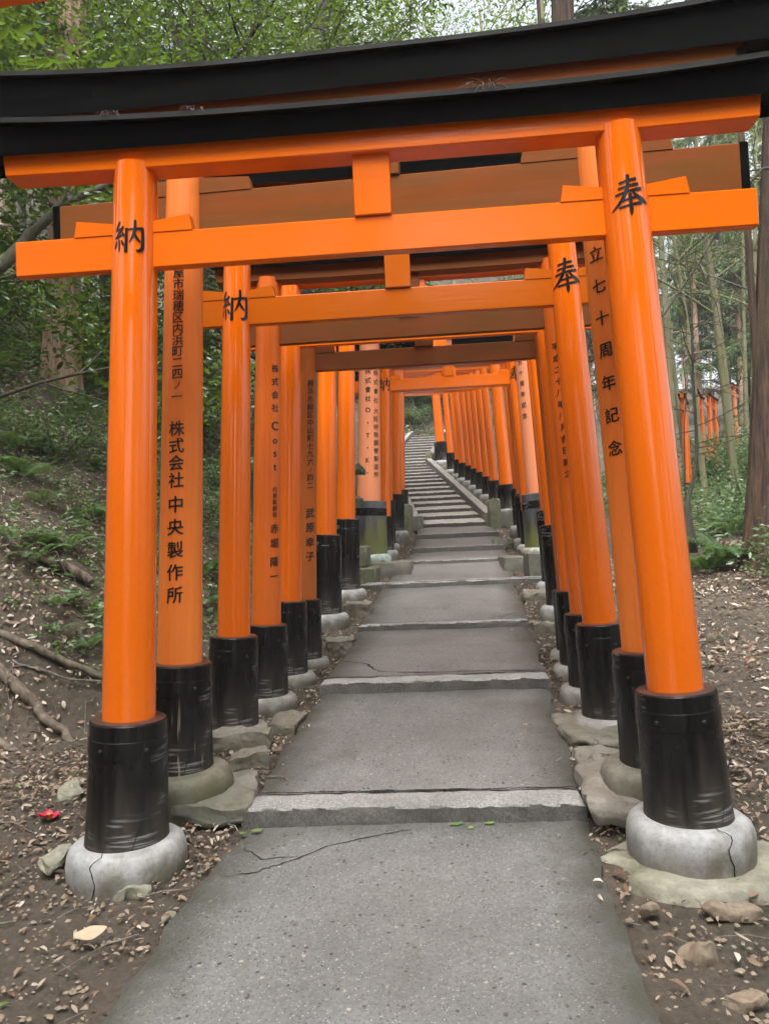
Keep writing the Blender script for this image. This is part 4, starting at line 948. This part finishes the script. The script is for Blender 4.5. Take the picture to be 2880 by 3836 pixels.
# ------------------------------------------------------------------ ferns
def fern_mesh(seed, fronds=9, ln_=.55, tl=(.2, .8)):
    rng = np.random.default_rng(seed); P = []; D = []; N = []; L = []; W = []; T = []
    for k in range(fronds):
        a = 6.283*k/fronds+rng.uniform(-.3, .3); h = np.array([math.cos(a), math.sin(a), 0]); l = ln_*rng.uniform(.75, 1.15); e = rng.uniform(.7, 1.15); tt = rng.uniform(*tl); p = np.zeros(3); m = 20
        for i in range(m):
            t = i/m; ang = e-1.5*t*t*1.1; d = h*math.cos(ang)+np.array([0, 0, math.sin(ang)]); q = p+d*l/m
            sd = np.array([-h[1], h[0], 0]); nr = np.cross(sd, d); nr = nr if nr[2] > 0 else -nr
            P.append(p); D.append(d); N.append(nr); L.append(l/m*1.3); W.append(.008); T.append(.15)
            if i > 2:
                pl = l*.24*math.sin(math.pi*min(1, (t*.93+.10)))**.8
                for s in (-1, 1): P.append(q); D.append(sd*s+d*.35-np.array([0, 0, .12])); N.append(nr); L.append(pl*rng.uniform(.85, 1.1)); W.append(l/m*.95); T.append(tt+rng.uniform(-.1, .1))
            p = q
    return leaf_mesh('fern', P, D, N, L, W, np.clip(T, 0, 1), M['fern'], .05, .3)
FERN = [fern_mesh(1), fern_mesh(2, 7, .45, (.5, 1)), fern_mesh(3, 11, .62, (.1, .6))]
def fern(x, y, s, k, label, group=None, rz=None):
    o = bpy.data.objects.new('fern', FERN[k]); C.objects.link(o); o.location = (x, y, gz(x, y)-.01); o.scale = (s, s, s); o.rotation_euler = (random.uniform(-.15, .15), random.uniform(-.15, .15), random.uniform(0, 6.28) if rz is None else rz)
    tag(o, label, 'fern', group); return o
G1 = 'ferns by the right cedar'
fern(3.62, 6.3, 1.25, 2, 'big dark green fern at the foot of the right cedar trunk', G1); fern(3.25, 6.0, 1.0, 2, 'dark fern left of the big one, nearest the foremost right pillar', G1)
fern(3.98, 6.05, 1.0, 0, 'fern overlapping the foot of the right cedar', G1); fern(3.75, 4.75, .75, 1, 'small blue-green fern at the right edge on dry leaves', G1); fern(4.3, 5.3, .9, 1, 'fern under the shrub at the right frame edge', G1)
G2 = 'ferns on the left bank'
for k, (x, y, s, q, lab) in enumerate([(-3.54, 3.44, .95, 1, 'pale fern high on the left bank below the leafy branch'), (-3.2, 2.9, .9, 0, 'arching fern at the left frame edge above the dark hollow'), (-2.8, 2.05, .8, 1, 'light green fern at the left frame edge beside the short log'), (-2.75, 3.3, .7, 0, 'fern on the left bank beside the foremost pillar'), (-2.55, 3.05, .65, 1, 'small fern on the left bank touching the foremost pillar'), (-2.35, 1.77, .5, 1, 'tiny fern just above the long bare root'), (-2.14, 1.83, .45, 0, 'grey-green tiny fern above the lower end of the long root'),
    (-2.0, 3.97, .7, 2, 'fern seen between the second and third left pillars'), (-1.85, 3.45, .7, 1, 'drooping fern between the second and third left collars'), (-3.9, 9.9, 1.1, 0, 'fern far up the bank between the second and third pillars'), (-4.4, 4.4, 1.0, 2, 'fern at the foot of the left cedar trunk'), (-3.75, 4.8, .9, 1, 'pale fern right of the left cedar trunk'), (-3.1, 5.2, .9, 0, 'fern on the bank below the left cedar, near the pillar')]):
    fern(x, y, s*.78, q, lab, G2)
rf = random.Random(21)
for k in range(34):
    y = rf.uniform(1.9, 9.5); x = -1.75-rf.random()**1.3*3.2 if y > 2.6 else -2.3-rf.random()*1.6
    fern(x, y, rf.uniform(.28, .62), rf.choice((0, 1, 1, 2)), 'fern among the dry leaves of the left bank', 'small ferns scattered on the left bank')
for k in range(14):
    x, y = rf.uniform(-9, 1), rf.uniform(33.5, 39); fern(x, y, rf.uniform(1.6, 2.4), k % 3, 'fern on the rooty hillside above the top of the stairs', 'ferns above the stairs')
for k in range(14):
    x, y = rf.uniform(4.5, 11), rf.uniform(9, 19); fern(x, y, rf.uniform(.9, 1.5), k % 3, 'fern in the green undergrowth between the far torii gates and the cedar', 'ferns in the right undergrowth')
for k in range(4):
    x = -2.6+k*.9; woody('tree_root', [(x, 36.6-.1*k, gz(x, 36.6-.1*k)+.02), (x+.6, 35.9, gz(x+.6, 35.9)+.05), (x+1.0, 35.1, gz(x+1.0, 35.1)+.03), (x+1.7, 34.3, gz(x+1.7, 34.3)+.03)], [.09, .08, .06, .04], 'root', ['uppermost bare root', 'second bare root', 'third bare root', 'lowest bare root'][k]+' on the hillside above the stairs', 'root', 7)

# ------------------------------------------------------------------ trees
def branch(rng, mb, p, d, L, r, lvl, tips, droop=0.0, spread=.75, kids=3, seg=6, curl=.25):
    pts = [p.copy()]; rad = [r]; q = p.copy(); dd = d.normalized(); n = 4
    for i in range(n):
        dd = (dd+Vector((rng.uniform(-1, 1), rng.uniform(-1, 1), rng.uniform(-1, 1)))*curl*.45+Vector((0, 0, -droop))).normalized()
        q = q+dd*L/n; pts.append(q.copy()); rad.append(r*(1-.5*(i+1)/n))
        if lvl > 0 and i in (1, 2):
            x, y = frame(dd); a = rng.uniform(0, 6.283); nd = dd*.6+(x*math.cos(a)+y*math.sin(a))*spread
            branch(rng, mb, q, nd, L*rng.uniform(.5, .75), r*.5, lvl-1, tips, droop, spread, kids, max(4, seg-1), curl)
        if lvl <= 1: tips.append((q.copy(), dd.copy()))
    tube(mb, pts, rad, seg, False)
    if lvl > 0:
        for k in range(kids-1):
            x, y = frame(dd); a = rng.uniform(0, 6.283); nd = dd+(x*math.cos(a)+y*math.sin(a))*spread*.7
            branch(rng, mb, q, nd, L*rng.uniform(.6, .8), r*.48, lvl-1, tips, droop, spread, kids, max(4, seg-1), curl)
def trunk_tube(rng, mb, h, r, lean=(0, 0), seg=14, flare=1.5, wig=.04, ridge=0.0):
    pts = []; rad = []; n = 14
    for i in range(n+1):
        t = i/n; z = h*t-.35*(1-t); pts.append(Vector((lean[0]*t+wig*h*.3*math.sin(t*5+r*30)*t, lean[1]*t+wig*h*.3*math.cos(t*4+r*20)*t, z))); rad.append(r*(1-.72*t)*(1+(flare-1)*math.exp(-t*h/.35)))
    tube(mb, pts, rad, seg, False); return pts, rad
def leafy_crown(rng_np, tips, per, size, wid, spread, mat, drop=.2, tl=(0, 1)):
    P = np.array([t[0] for t in tips]); n = len(P); B = np.repeat(P, per, 0)+rng_np.normal(0, spread, (n*per, 3)); D = rdir(rng_np, n*per, -.7, .6); N = rdir(rng_np, n*per, .3, 1)
    cl = np.repeat(rng_np.uniform(*tl, n), per); t = np.clip(cl*.92+rng_np.uniform(-.1, .22, n*per), 0, 1); s = size*rng_np.uniform(.65, 1.25, n*per)
    return leaf_mesh('crown', B, D, N, s, s*wid, t, mat, .18, hi=size < .12 and mat.name.startswith('evergreen'), curl=-.1)
def broad_tree(seed, h, r, limbs, L, lvl, leaf, per, size, spread, lowest=.35, bark_='bark_dark', lean=(0, 0), wid=.42, droop=.03, updir=.35, curl=.25):
    rng = random.Random(seed); root = empty('tree'); mb = MB(); pts, rad = trunk_tube(rng, mb, h, r, lean, 12, 1.4); tips = []
    for k in range(limbs):
        t = lowest+(1-lowest)*(k+.5)/limbs; i = min(int(t*14), 13); a = k*2.4+rng.uniform(-.5, .5)
        branch(rng, mb, pts[i], Vector((math.cos(a), math.sin(a), updir+.5*t)), L*(1.15-.45*t), rad[i]*.5, lvl, tips, droop, curl=curl)
    mb.build('trunk', M[bark_], root, sharp=80)
    if leaf: meshobj('crown', leafy_crown(np.random.default_rng(seed), tips, per, size, wid, spread, M[leaf]), None, root)
    return root
def conifer(seed, h, r, lowest, bl, bark_, whorls=26, size=.26):
    rng = random.Random(seed); g = np.random.default_rng(seed); root = empty('tree'); mb = MB(); pts, rad = trunk_tube(rng, mb, h, r, (rng.uniform(-.3, .3), rng.uniform(-.3, .3)), 14, 1.45, .015); P = []; D = []; N = []; T = []; Lh = []
    for k in range(whorls):
        t = lowest+(1-lowest)*(k/whorls)**.9; i = min(int(t*14), 13); b = pts[i].lerp(pts[i+1], t*14-i)
        for q in range(rng.choice((2, 3))):
            a = rng.uniform(0, 6.283); l = bl*(1.15-.9*t)*rng.uniform(.6, 1.15); h_ = Vector((math.cos(a), math.sin(a), 0)); up_ = rng.uniform(.0, .35); pp = [b]; m = 6
            for j in range(1, m+1): s = j/m; pp.append(b+h_*l*s+Vector((rng.uniform(-.04, .04)*l, rng.uniform(-.04, .04)*l, l*(up_*s-.55*s*s))))
            tube(mb, pp, [max(.006, .018*bl*(1-.8*j/m)) for j in range(m+1)], 4, False)
            dead = rng.random() < (.55 if t < lowest+.18 else .06)
            if dead: continue
            cl = rng.uniform(.1, .9)
            for j in range(1, m+1):
                for u in range(5):
                    s_ = rng.random(); c = pp[j-1].lerp(pp[j], s_); sd = Vector((-h_.y, h_.x, 0))*rng.choice((-1, 1)); td = (h_*rng.uniform(.2, .9)+sd*rng.uniform(.3, 1)+Vector((0, 0, rng.uniform(-.7, .05)))).normalized(); tl = l*.26*rng.uniform(.5, 1.2)
                    for w in range(5):
                        P.append(c+td*tl*(w/4)); dv = (td+Vector((rng.uniform(-.6, .6), rng.uniform(-.6, .6), rng.uniform(-.5, .2)))); D.append(dv); N.append((rng.uniform(-.5, .5), rng.uniform(-.5, .5), 1)); T.append(min(1, max(0, cl+rng.uniform(-.25, .25)))); Lh.append(size*rng.uniform(.6, 1.2))
    mb.build('trunk', M[bark_], root, sharp=80); Lh = np.array(Lh)
    meshobj('crown', leaf_mesh('crown', P, D, N, Lh, Lh*.24, T, M['leaf_conifer'], .1), None, root); return root
def place(o, x, y, rz, s, label, group, cat='tree', name='tree', dz=-.05, sz=None):
    o.location = (x, y, gz(x, y)+dz); o.rotation_euler = (0, 0, rz); o.scale = (s, s, sz or s); o.name = name; tag(o, label, cat, group); return o
used = set()
def inst(proto, *a, **k):
    if proto not in used: used.add(proto); return place(proto, *a, **k)
    return place(dup(proto), *a, **k)

# the two big cedars that frame the picture: ridged trunks of their own
def cedar(x, y, r, h, lean, bark_, label, seed, flare=1.35, crown_from=.45):
    root = empty('cedar_tree', (x, y, gz(x, y)-.05), label=label, cat='cedar tree', group='big cedar trunks'); rng = random.Random(seed); seg = 72; vs = []; fs = []; n = 46; ph_ = [rng.uniform(0, 6.28) for _ in range(9)]
    for j in range(n+1):
        t = j/n; z = -.3+(h+.3)*t**1.35; rr = r*(1-.55*t)*(1+(flare-1)*math.exp(-max(0, z)/.45))
        for k in range(seg):
            a = 6.2832*k/seg; q = 1+.035*math.sin(3*a+ph_[0]+z*.15)+.03*math.sin(7*a+ph_[1]+.3*math.sin(z))+.022*math.sin(19*a+ph_[2]+.8*math.sin(z*1.3))+.016*math.sin(31*a+ph_[3]+1.2*math.sin(z*.9+1))+.01*rng.uniform(-1, 1)
            q += (flare-1)*.35*math.exp(-max(0, z)/.3)*math.sin(5*a+ph_[4])
            vs.append((rr*q*math.cos(a)+lean[0]*z/h, rr*q*math.sin(a)+lean[1]*z/h, z))
    for j in range(n):
        for k in range(seg): k2 = (k+1) % seg; fs.append((j*seg+k, j*seg+k2, (j+1)*seg+k2, (j+1)*seg+k))
    mb = MB(); mb.add(vs, fs); mb.build('trunk', M[bark_], root, sharp=60)
    c = conifer(seed+50, h*1.0, .05, crown_from, 2.6, bark_, 22, .3)
    for ch in list(c.children):
        if ch.name.startswith('crown'): ch.parent = root
        else: ch.parent = root; ch.name = 'branches'
    bpy.data.objects.remove(c); return root
cedar(3.90, 5.85, .27, 15, (1.4, .2), 'bark_cedar', 'massive dark ridged cedar trunk at the right frame edge', 3, 1.3, .5)
cedar(-4.15, 5.5, .205, 16, (.75, .5), 'bark_red', 'reddish cedar trunk on the left bank behind the leafy branches', 5, 1.25, .5)
cedar(2.35, 10.2, .29, 18, (.85, .2), 'bark_cedar', 'thick cedar trunk rising above the gates, right of centre', 8, 1.3, .62)
cedar(5.0, 16.2, .24, 18, (.6, .2), 'bark_dark', 'dark trunk above the gates, right of the thick cedar', 11, 1.3, .6)
# leaning dark trunk top left of centre, and the trunk seen between the pillars
def lean_trunk(x, y, pts, r, label, bark_='bark_dark'):
    root = empty('tree', (x, y, gz(x, y)), label=label, cat='tree', group='dark leaning trunks'); rng = random.Random(int(x*10)); mb = MB(); P = [Vector(p) for p in pts]; tube(mb, P, [r*(1.2-.75*i/(len(P)-1)) for i in range(len(P))], 14, False); tips = []
    for k in range(5): a = k*1.9; branch(rng, mb, P[-1-(k % 2)], Vector((math.cos(a), math.sin(a), .6)), 2.2, r*.4, 2, tips, .02)
    mb.build('trunk', M[bark_], root, sharp=80); meshobj('crown', leafy_crown(np.random.default_rng(3), tips, 9, .10, .42, .2, M['leaf']), None, root); return root
lean_trunk(-2.2, 9.2, [(0, 0, -.3), (.15, 0, 2), (.45, -.1, 4.5), (.75, -.2, 7), (1.2, -.3, 9.5), (1.8, -.4, 12)], .19, 'dark leaning trunk above the leaf canopy, left of centre')
lean_trunk(-3.2, 7.2, [(0, 0, -.3), (.1, .1, 1.5), (.3, .2, 3.2), (.2, .3, 5), (-.3, .3, 7)], .10, 'dark trunk seen through the gap between the second and third left pillars')
# evergreen broadleaf trees on the left bank
EV = [broad_tree(31, 4.6, .075, 9, 1.55, 2, 'leaf', 11, .085, .13, .28), broad_tree(32, 6.2, .10, 11, 1.9, 2, 'leaf', 11, .085, .15, .35), broad_tree(33, 3.0, .045, 8, 1.15, 2, 'leaf', 8, .105, .11, .2)]
EG = 'evergreen trees on the left bank'
for k, (p, x, y, rz, s, lab) in enumerate([(2, -3.55, 2.75, .3, 1.0, 'glossy leafed evergreen shrub hanging in at the left edge below the beam'), (0, -5.9, 3.4, 1.2, 1.05, 'evergreen tree at the upper left corner beside the red cedar'), (1, -2.2, 6.3, 2.2, .95, 'dense glossy evergreen whose crown fills the sky above the foremost gate'), (1, -1.75, 7.2, 4.0, 1.05, 'bright green evergreen crown above the middle of the top beams'),
    (0, -5.6, 6.5, 3.3, 1.25, 'evergreen tree behind the red cedar'), (1, -5.2, 9.3, .7, 1.2, 'tall evergreen on the slope behind the canopy'), (0, -2.6, 10.4, 5.0, 1.2, 'evergreen left of the stairs'), (2, -5.0, 4.6, 2.0, 1.1, 'low evergreen shrub left of the red cedar base'), (2, -4.5, 7.6, 2.6, 1.2, 'low evergreen shrub behind the red cedar'), (1, -7.6, 7.5, 1.9, 1.3, 'evergreen tree high on the left slope'), (1, -3.4, 13.5, 1.1, 1.3, 'evergreen tree beside the lower stairs'), (0, -6.5, 13, .2, 1.5, 'evergreen tree on the far left slope')]):
    inst(EV[p], x, y, rz, s, lab, EG)
woody('tree_branch', [(-4.3, 2.4, 3.2), (-3.7, 2.5, 3.35), (-3.15, 2.6, 3.62), (-3.0, 2.8, 3.95), (-2.85, 3.0, 4.26), (-2.56, 3.3, 4.56), (-2.2, 3.6, 4.75), (-1.9, 3.9, 5.1)], [.055, .05, .048, .042, .036, .032, .026, .016], 'bark_dark', 'dark arching branch passing behind the left end of the foremost gate', 'branch',
      kids=[([(-2.85, 3.0, 4.26), (-2.75, 3.1, 4.6), (-2.7, 3.3, 5.1)], .02), ([(-3.15, 2.6, 3.62), (-3.3, 2.4, 4.1), (-3.3, 2.3, 4.6)], .02), ([(-3.7, 2.5, 3.35), (-3.6, 2.3, 2.9), (-3.5, 2.2, 2.6)], .015)])
# conifers, bare trees and slender trunks behind
CO = [conifer(61, 17, .20, .22, 2.6, 'bark_cedar', 30, .34), conifer(62, 15, .15, .30, 2.2, 'bark_red', 26, .32), conifer(63, 13, .12, .12, 2.2, 'bark_dark', 30, .30)]
SL = [broad_tree(71, 11, .11, 5, 2.2, 2, 'leaf_pale', 7, .11, .22, .55, 'bark_pale', (.6, .2)), broad_tree(72, 12, .10, 5, 2.0, 2, 'leaf', 7, .12, .22, .6, 'bark_pale', (-.5, .3)), broad_tree(73, 10, .09, 6, 2.2, 2, None, 0, 0, 0, .4, 'bark_pale', (.9, 0), curl=.4)]
PG, PS = 'conifers in the forest behind', 'slender pale trunks in the forest behind'
for k, (p, x, y, rz, s, lab) in enumerate([(1, 7.8, 20.8, 0, .9, 'slender reddish trunk between the foremost right pillar and the cedar'), (0, 6.2, 16.8, 1, 1, 'pale mossy trunk just right of the foremost right pillar'), (2, 7.0, 16.9, 2.0, 1, 'leaning mossy bare trunk in the middle of the right background'), (0, 10.0, 22.8, 3, 1.05, 'thin pale trunk, left of a close pair near the cedar'), (1, 10.4, 23, 4, 1.0, 'thin pale trunk, right of a close pair near the cedar'), (2, 8.9, 18.9, .4, 1.1, 'mossy trunk leaning beside the right cedar')]):
    inst(SL[p], x, y, rz, s, lab, PS)
rt_ = random.Random(77)
n = 0
while n < 46:
    y = rt_.uniform(9, 62); x = rt_.uniform(3.4, 5+.62*y)
    sl = (x-.217)/(y+3.185)
    if .232 < sl < .325 and y < 34 and rt_.random() < .85: continue
    if y < 14 and x < 6.2: continue
    k = rt_.choice((0, 0, 1, 1, 2, 2)) if y > 14 else rt_.choice((0, 1))
    if rt_.random() < .26: inst(SL[rt_.choice((0, 1, 2))], x, y, rt_.uniform(0, 6), rt_.uniform(.85, 1.35), 'slender pale trunk deep in the forest on the right', PS)
    else: inst(CO[k], x, y, rt_.uniform(0, 6), rt_.uniform(.8, 1.25), 'conifer deep in the forest on the right', PG)
    n += 1
n = 0
while n < 24:
    y = rt_.uniform(11, 60); x = -rt_.uniform(3.0, 6+.5*y)
    k = rt_.random()
    if k < .5: inst(CO[rt_.choice((0, 1, 2))], x, y, rt_.uniform(0, 6), rt_.uniform(.8, 1.2), 'conifer on the hillside behind the left bank', PG)
    elif k < .88: inst(SL[rt_.choice((0, 1))], x, y, rt_.uniform(0, 6), rt_.uniform(.9, 1.4), 'slender pale trunk on the hillside behind the left bank', PS)
    else: inst(EV[1], x, y, rt_.uniform(0, 6), rt_.uniform(1.3, 2.0), 'evergreen tree on the hillside behind the left bank', EG)
    n += 1
for x, y, s, p in [(-1.5, 38, 1.2, 1), (2.5, 41, 1.25, 0), (-4, 42, 1.3, 0), (.5, 46, 1.3, 1), (5.5, 44, 1.2, 0), (3.6, 33, 1.1, 0), (1.8, 36.5, 1.1, 1)]:
    inst(SL[p], x, y, rt_.uniform(0, 6), s, 'slender tree with light leaves on the hill above the stairs', PS)
def bush(seed, n, h, size, mat, stems=9):
    rng = random.Random(seed); root = empty('shrub'); mb = MB(); tips = []
    for k in range(stems): a = k*2.4; branch(rng, mb, Vector((0, 0, -.05)), Vector((math.cos(a)*.7, math.sin(a)*.7, rng.uniform(.5, 1.2))), h*rng.uniform(.5, .8), .012, 1, tips, .03, seg=4)
    mb.build('stems', M['bark_dark'], root); meshobj('foliage', leafy_crown(np.random.default_rng(seed), tips, n, size, .45, .10, M[mat], tl=(.0, 1)), None, root); return root
BU = [bush(91, 8, 1.0, .085, 'leaf_under'), bush(92, 9, 1.4, .11, 'leaf_under', 11), bush(93, 7, 1.1, .075, 'leaf', 8)]
for k, (x, y, s_, p) in enumerate([(-2.9, 17, 1.35, 0), (3.3, 15.0, 1.3, 0), (3.2, 20.5, 1.4, 0), (-3.4, 21.5, 1.4, 0), (2.9, 25.5, 1.45, 0), (-1.9, 27, 1.4, 0)]):
    inst(SL[p], x, y, k*1.1, s_, 'tall slender tree whose light leaves show above the gates near the stairs', PS)
for k, (x, y, s_) in enumerate([(-.9, 34.6, 1.1), (-.35, 35.6, 1.0), (-1.5, 35.7, 1.3), (.1, 36.4, 1.2), (-.7, 36.9, 1.4), (-1.7, 37.8, 1.5), (.1, 38.6, 1.6), (-.8, 39.5, 1.8), (.9, 35.2, 1.2)]):
    inst(BU[k % 3], x, y, k*1.7, s_, 'green shrub on the hillside above the stairs', 'shrubs above the stairs', 'shrub', 'shrub')
n = 0
while n < 34:
    y = rt_.uniform(38, 95); x = rt_.uniform(8, 12+.62*y)
    inst(CO[rt_.choice((0, 1, 2))], x, y, rt_.uniform(0, 6), rt_.uniform(.9, 1.35), 'conifer deep in the forest on the right', PG); n += 1
# bare grey branches against the sky above the gates
BT = broad_tree(81, 10.5, .11, 8, 3.0, 3, None, 0, 0, 0, .42, 'twig', (-.9, 0), curl=.45, updir=.3)
inst(BT, 2.2, 13.2, 2.6, 1.0, 'bare grey tree whose pale branches cross the sky above the gates', 'bare trees above the gates')
inst(BT, -1.9, 16.0, .4, 1.1, 'bare grey tree left of the stairs with branches against the sky', 'bare trees above the gates')
inst(BT, 7.6, 13.6, 4.4, .8, 'bare twiggy tree in front of the far torii gates', 'bare trees above the gates')
# sapling and shrubs on the right
sp = empty('sapling', (0, 0, 0), label='bare thin forked sapling right of the foremost gate, with a looping twig', cat='sapling'); mb = MB()
tube(mb, [(3.25, 6.5, 1.0), (3.25, 6.5, 1.25), (3.24, 6.5, 1.52), (3.27, 6.5, 1.67), (3.35, 6.5, 1.93), (3.40, 6.5, 2.22), (3.41, 6.5, 2.55), (3.41, 6.5, 2.88), (3.41, 6.5, 3.21), (3.42, 6.5, 3.54), (3.44, 6.5, 3.87), (3.44, 6.5, 4.28), (3.41, 6.5, 4.7), (3.3, 6.5, 5.2)], [.10, .075, .045, .026, .024, .022, .02, .018, .016, .014, .012, .010, .008, .005], 8)
sb = mb.build('stem', M['bark_dark'], sp)
mb = MB(); rs = random.Random(8)
for pts, r in (([(3.40, 6.5, 2.28), (3.53, 6.5, 2.30), (3.72, 6.48, 2.32), (4.01, 6.4, 2.42)], .009), ([(3.40, 6.5, 2.2), (3.59, 6.48, 2.23), (3.67, 6.46, 2.32), (3.68, 6.46, 2.53), (3.63, 6.46, 2.7)], .008), ([(3.28, 6.6, 1.3), (3.30, 6.7, 1.8), (3.31, 6.7, 2.08), (3.33, 6.7, 2.58), (3.38, 6.7, 2.98), (3.37, 6.7, 3.34), (3.36, 6.7, 3.76)], .012)): tube(mb, pts, [r*(1-.6*i/(len(pts)-1)) for i in range(len(pts))], 5)
tp = []
for k in range(26):
    z = rs.uniform(2.3, 5.0); a = rs.uniform(0, 6.28); branch(rs, mb, Vector((3.41, 6.5, z)), Vector((math.cos(a), math.sin(a), rs.uniform(-.1, .7))), rs.uniform(.4, .9), .007, 1, tp, .0, curl=.5, seg=4)
mb.build('twigs', M['bark_dark'], sp)
woody('tree_branch', [(4.2, 5.6, 5.3), (3.74, 5.0, 5.02), (3.43, 5.0, 4.69), (3.04, 5.0, 4.07), (2.69, 5.0, 3.60), (2.5, 5.0, 3.35)], [.02, .016, .014, .012, .009, .004], 'bark_dark', 'thin dark bare branch slanting from the right cedar behind the beam ends', 'branch', 6,
      kids=[([(3.74, 5.0, 5.02), (3.5, 5.0, 5.0), (3.2, 5.0, 4.8), (2.9, 5.0, 4.75)], .009), ([(3.43, 5.0, 4.69), (3.2, 4.9, 4.2), (2.95, 4.9, 4.05), (2.75, 4.9, 4.1)], .008), ([(3.04, 5.0, 4.07), (3.2, 5.0, 3.6), (3.25, 5.0, 3.2)], .006)])
inst(BU[0], 4.05, 4.9, .5, .9, 'light green shrub at the right frame edge in front of the cedar', 'shrubs on the right', 'shrub', 'shrub')
for k, (x, y, s, q) in enumerate([(6.6, 13.5, 1.2, 0), (9.6, 19.5, 1.5, 0), (9.2, 21.3, 1.4, 1), (10.6, 22.8, 1.5, 0), (5.0, 10.4, .9, 0), (11.8, 24.2, 1.7, 1), (4.6, 14.5, 1.3, 0)]):
    inst(BU[q], x, y, k*1.3, s, 'leafy shrub in the undergrowth in front of the far torii gates', 'shrubs on the right', 'shrub', 'shrub')
for k in range(34):
    x, y = -rf.uniform(2.3, 8), rf.uniform(3.0, 13)
    inst(BU[rf.choice((0, 2))], x, y, rf.uniform(0, 6), rf.uniform(.5, 1.0), 'low leafy shrub on the left bank', 'shrubs on the left bank', 'shrub', 'shrub')
for k in range(20):
    x, y = rf.uniform(-5, 3), rf.uniform(33.6, 40); inst(BU[1], x, y, rf.uniform(0, 6), rf.uniform(1.2, 2.2), 'green shrub on the hillside above the stairs', 'shrubs above the stairs', 'shrub', 'shrub')
# the wood goes on behind the camera; it is what the lacquer mirrors and what shades the path
for k, (x, y, s, p) in enumerate([(-4.5, -9, 1, 0), (3.8, -9, 1.1, 2), (6.5, -7, 1, 0), (-7, -6, 1.1, 1), (-3.0, -15, 1.2, 0), (4.4, -15, 1.1, 1), (9, -12, 1.2, 0), (-8.5, -12, 1.2, 2), (-6, -20, 1.3, 1), (8, -20, 1.3, 2), (13, -9, 1.2, 1), (-12, -8, 1.2, 0), (12, -18, 1.3, 0), (-11, -17, 1.3, 1), (5.5, -3, 1.0, 0), (7.5, 1.5, 1.05, 1), (8.5, 5.5, 1.0, 0), (-7.5, .5, 1.1, 0), (-8.2, -3, 1.0, 2)]):
    inst(CO[p], x, y, k, s, 'conifer standing beyond the near end of the path', PG)
for k, (x, y, s, p) in enumerate([(-3.5, -7.5, 1.3, 1), (3.2, -6.5, 1.1, 1), (-5.2, -12.5, 1.5, 1), (5.6, -13, 1.5, 0), (-6, -9.5, 1.5, 1), (6, -10.5, 1.5, 1)]):
    inst(EV[p], x, y, k, s, 'evergreen tree beyond the near end of the path', EG)

# ------------------------------------------------------------------ the pale damp air of the wood
mb = MB(); x0, x1, y0, y1, z0, z1 = -170, 170, -150, 210, -6, 85
mb.add([(x, y, z) for x in (x0, x1) for y in (y0, y1) for z in (z0, z1)], [(0, 1, 3, 2), (4, 6, 7, 5), (0, 4, 5, 1), (2, 3, 7, 6), (0, 2, 6, 4), (1, 5, 7, 3)])
hm = bpy.data.materials.new('damp_air'); hm.use_nodes = True; ht = hm.node_tree; ht.nodes.remove(ht.nodes['Principled BSDF'])
pv = ht.nodes.new('ShaderNodeVolumePrincipled'); pv.inputs['Color'].default_value = (.93, .96, .98, 1); pv.inputs['Density'].default_value = .0011; pv.inputs['Anisotropy'].default_value = .2
ht.links.new(pv.outputs[0], ht.nodes['Material Output'].inputs['Volume'])
hz = mb.build('haze', hm, None, False); tag(hz, 'pale damp air between the trees', kind='stuff')
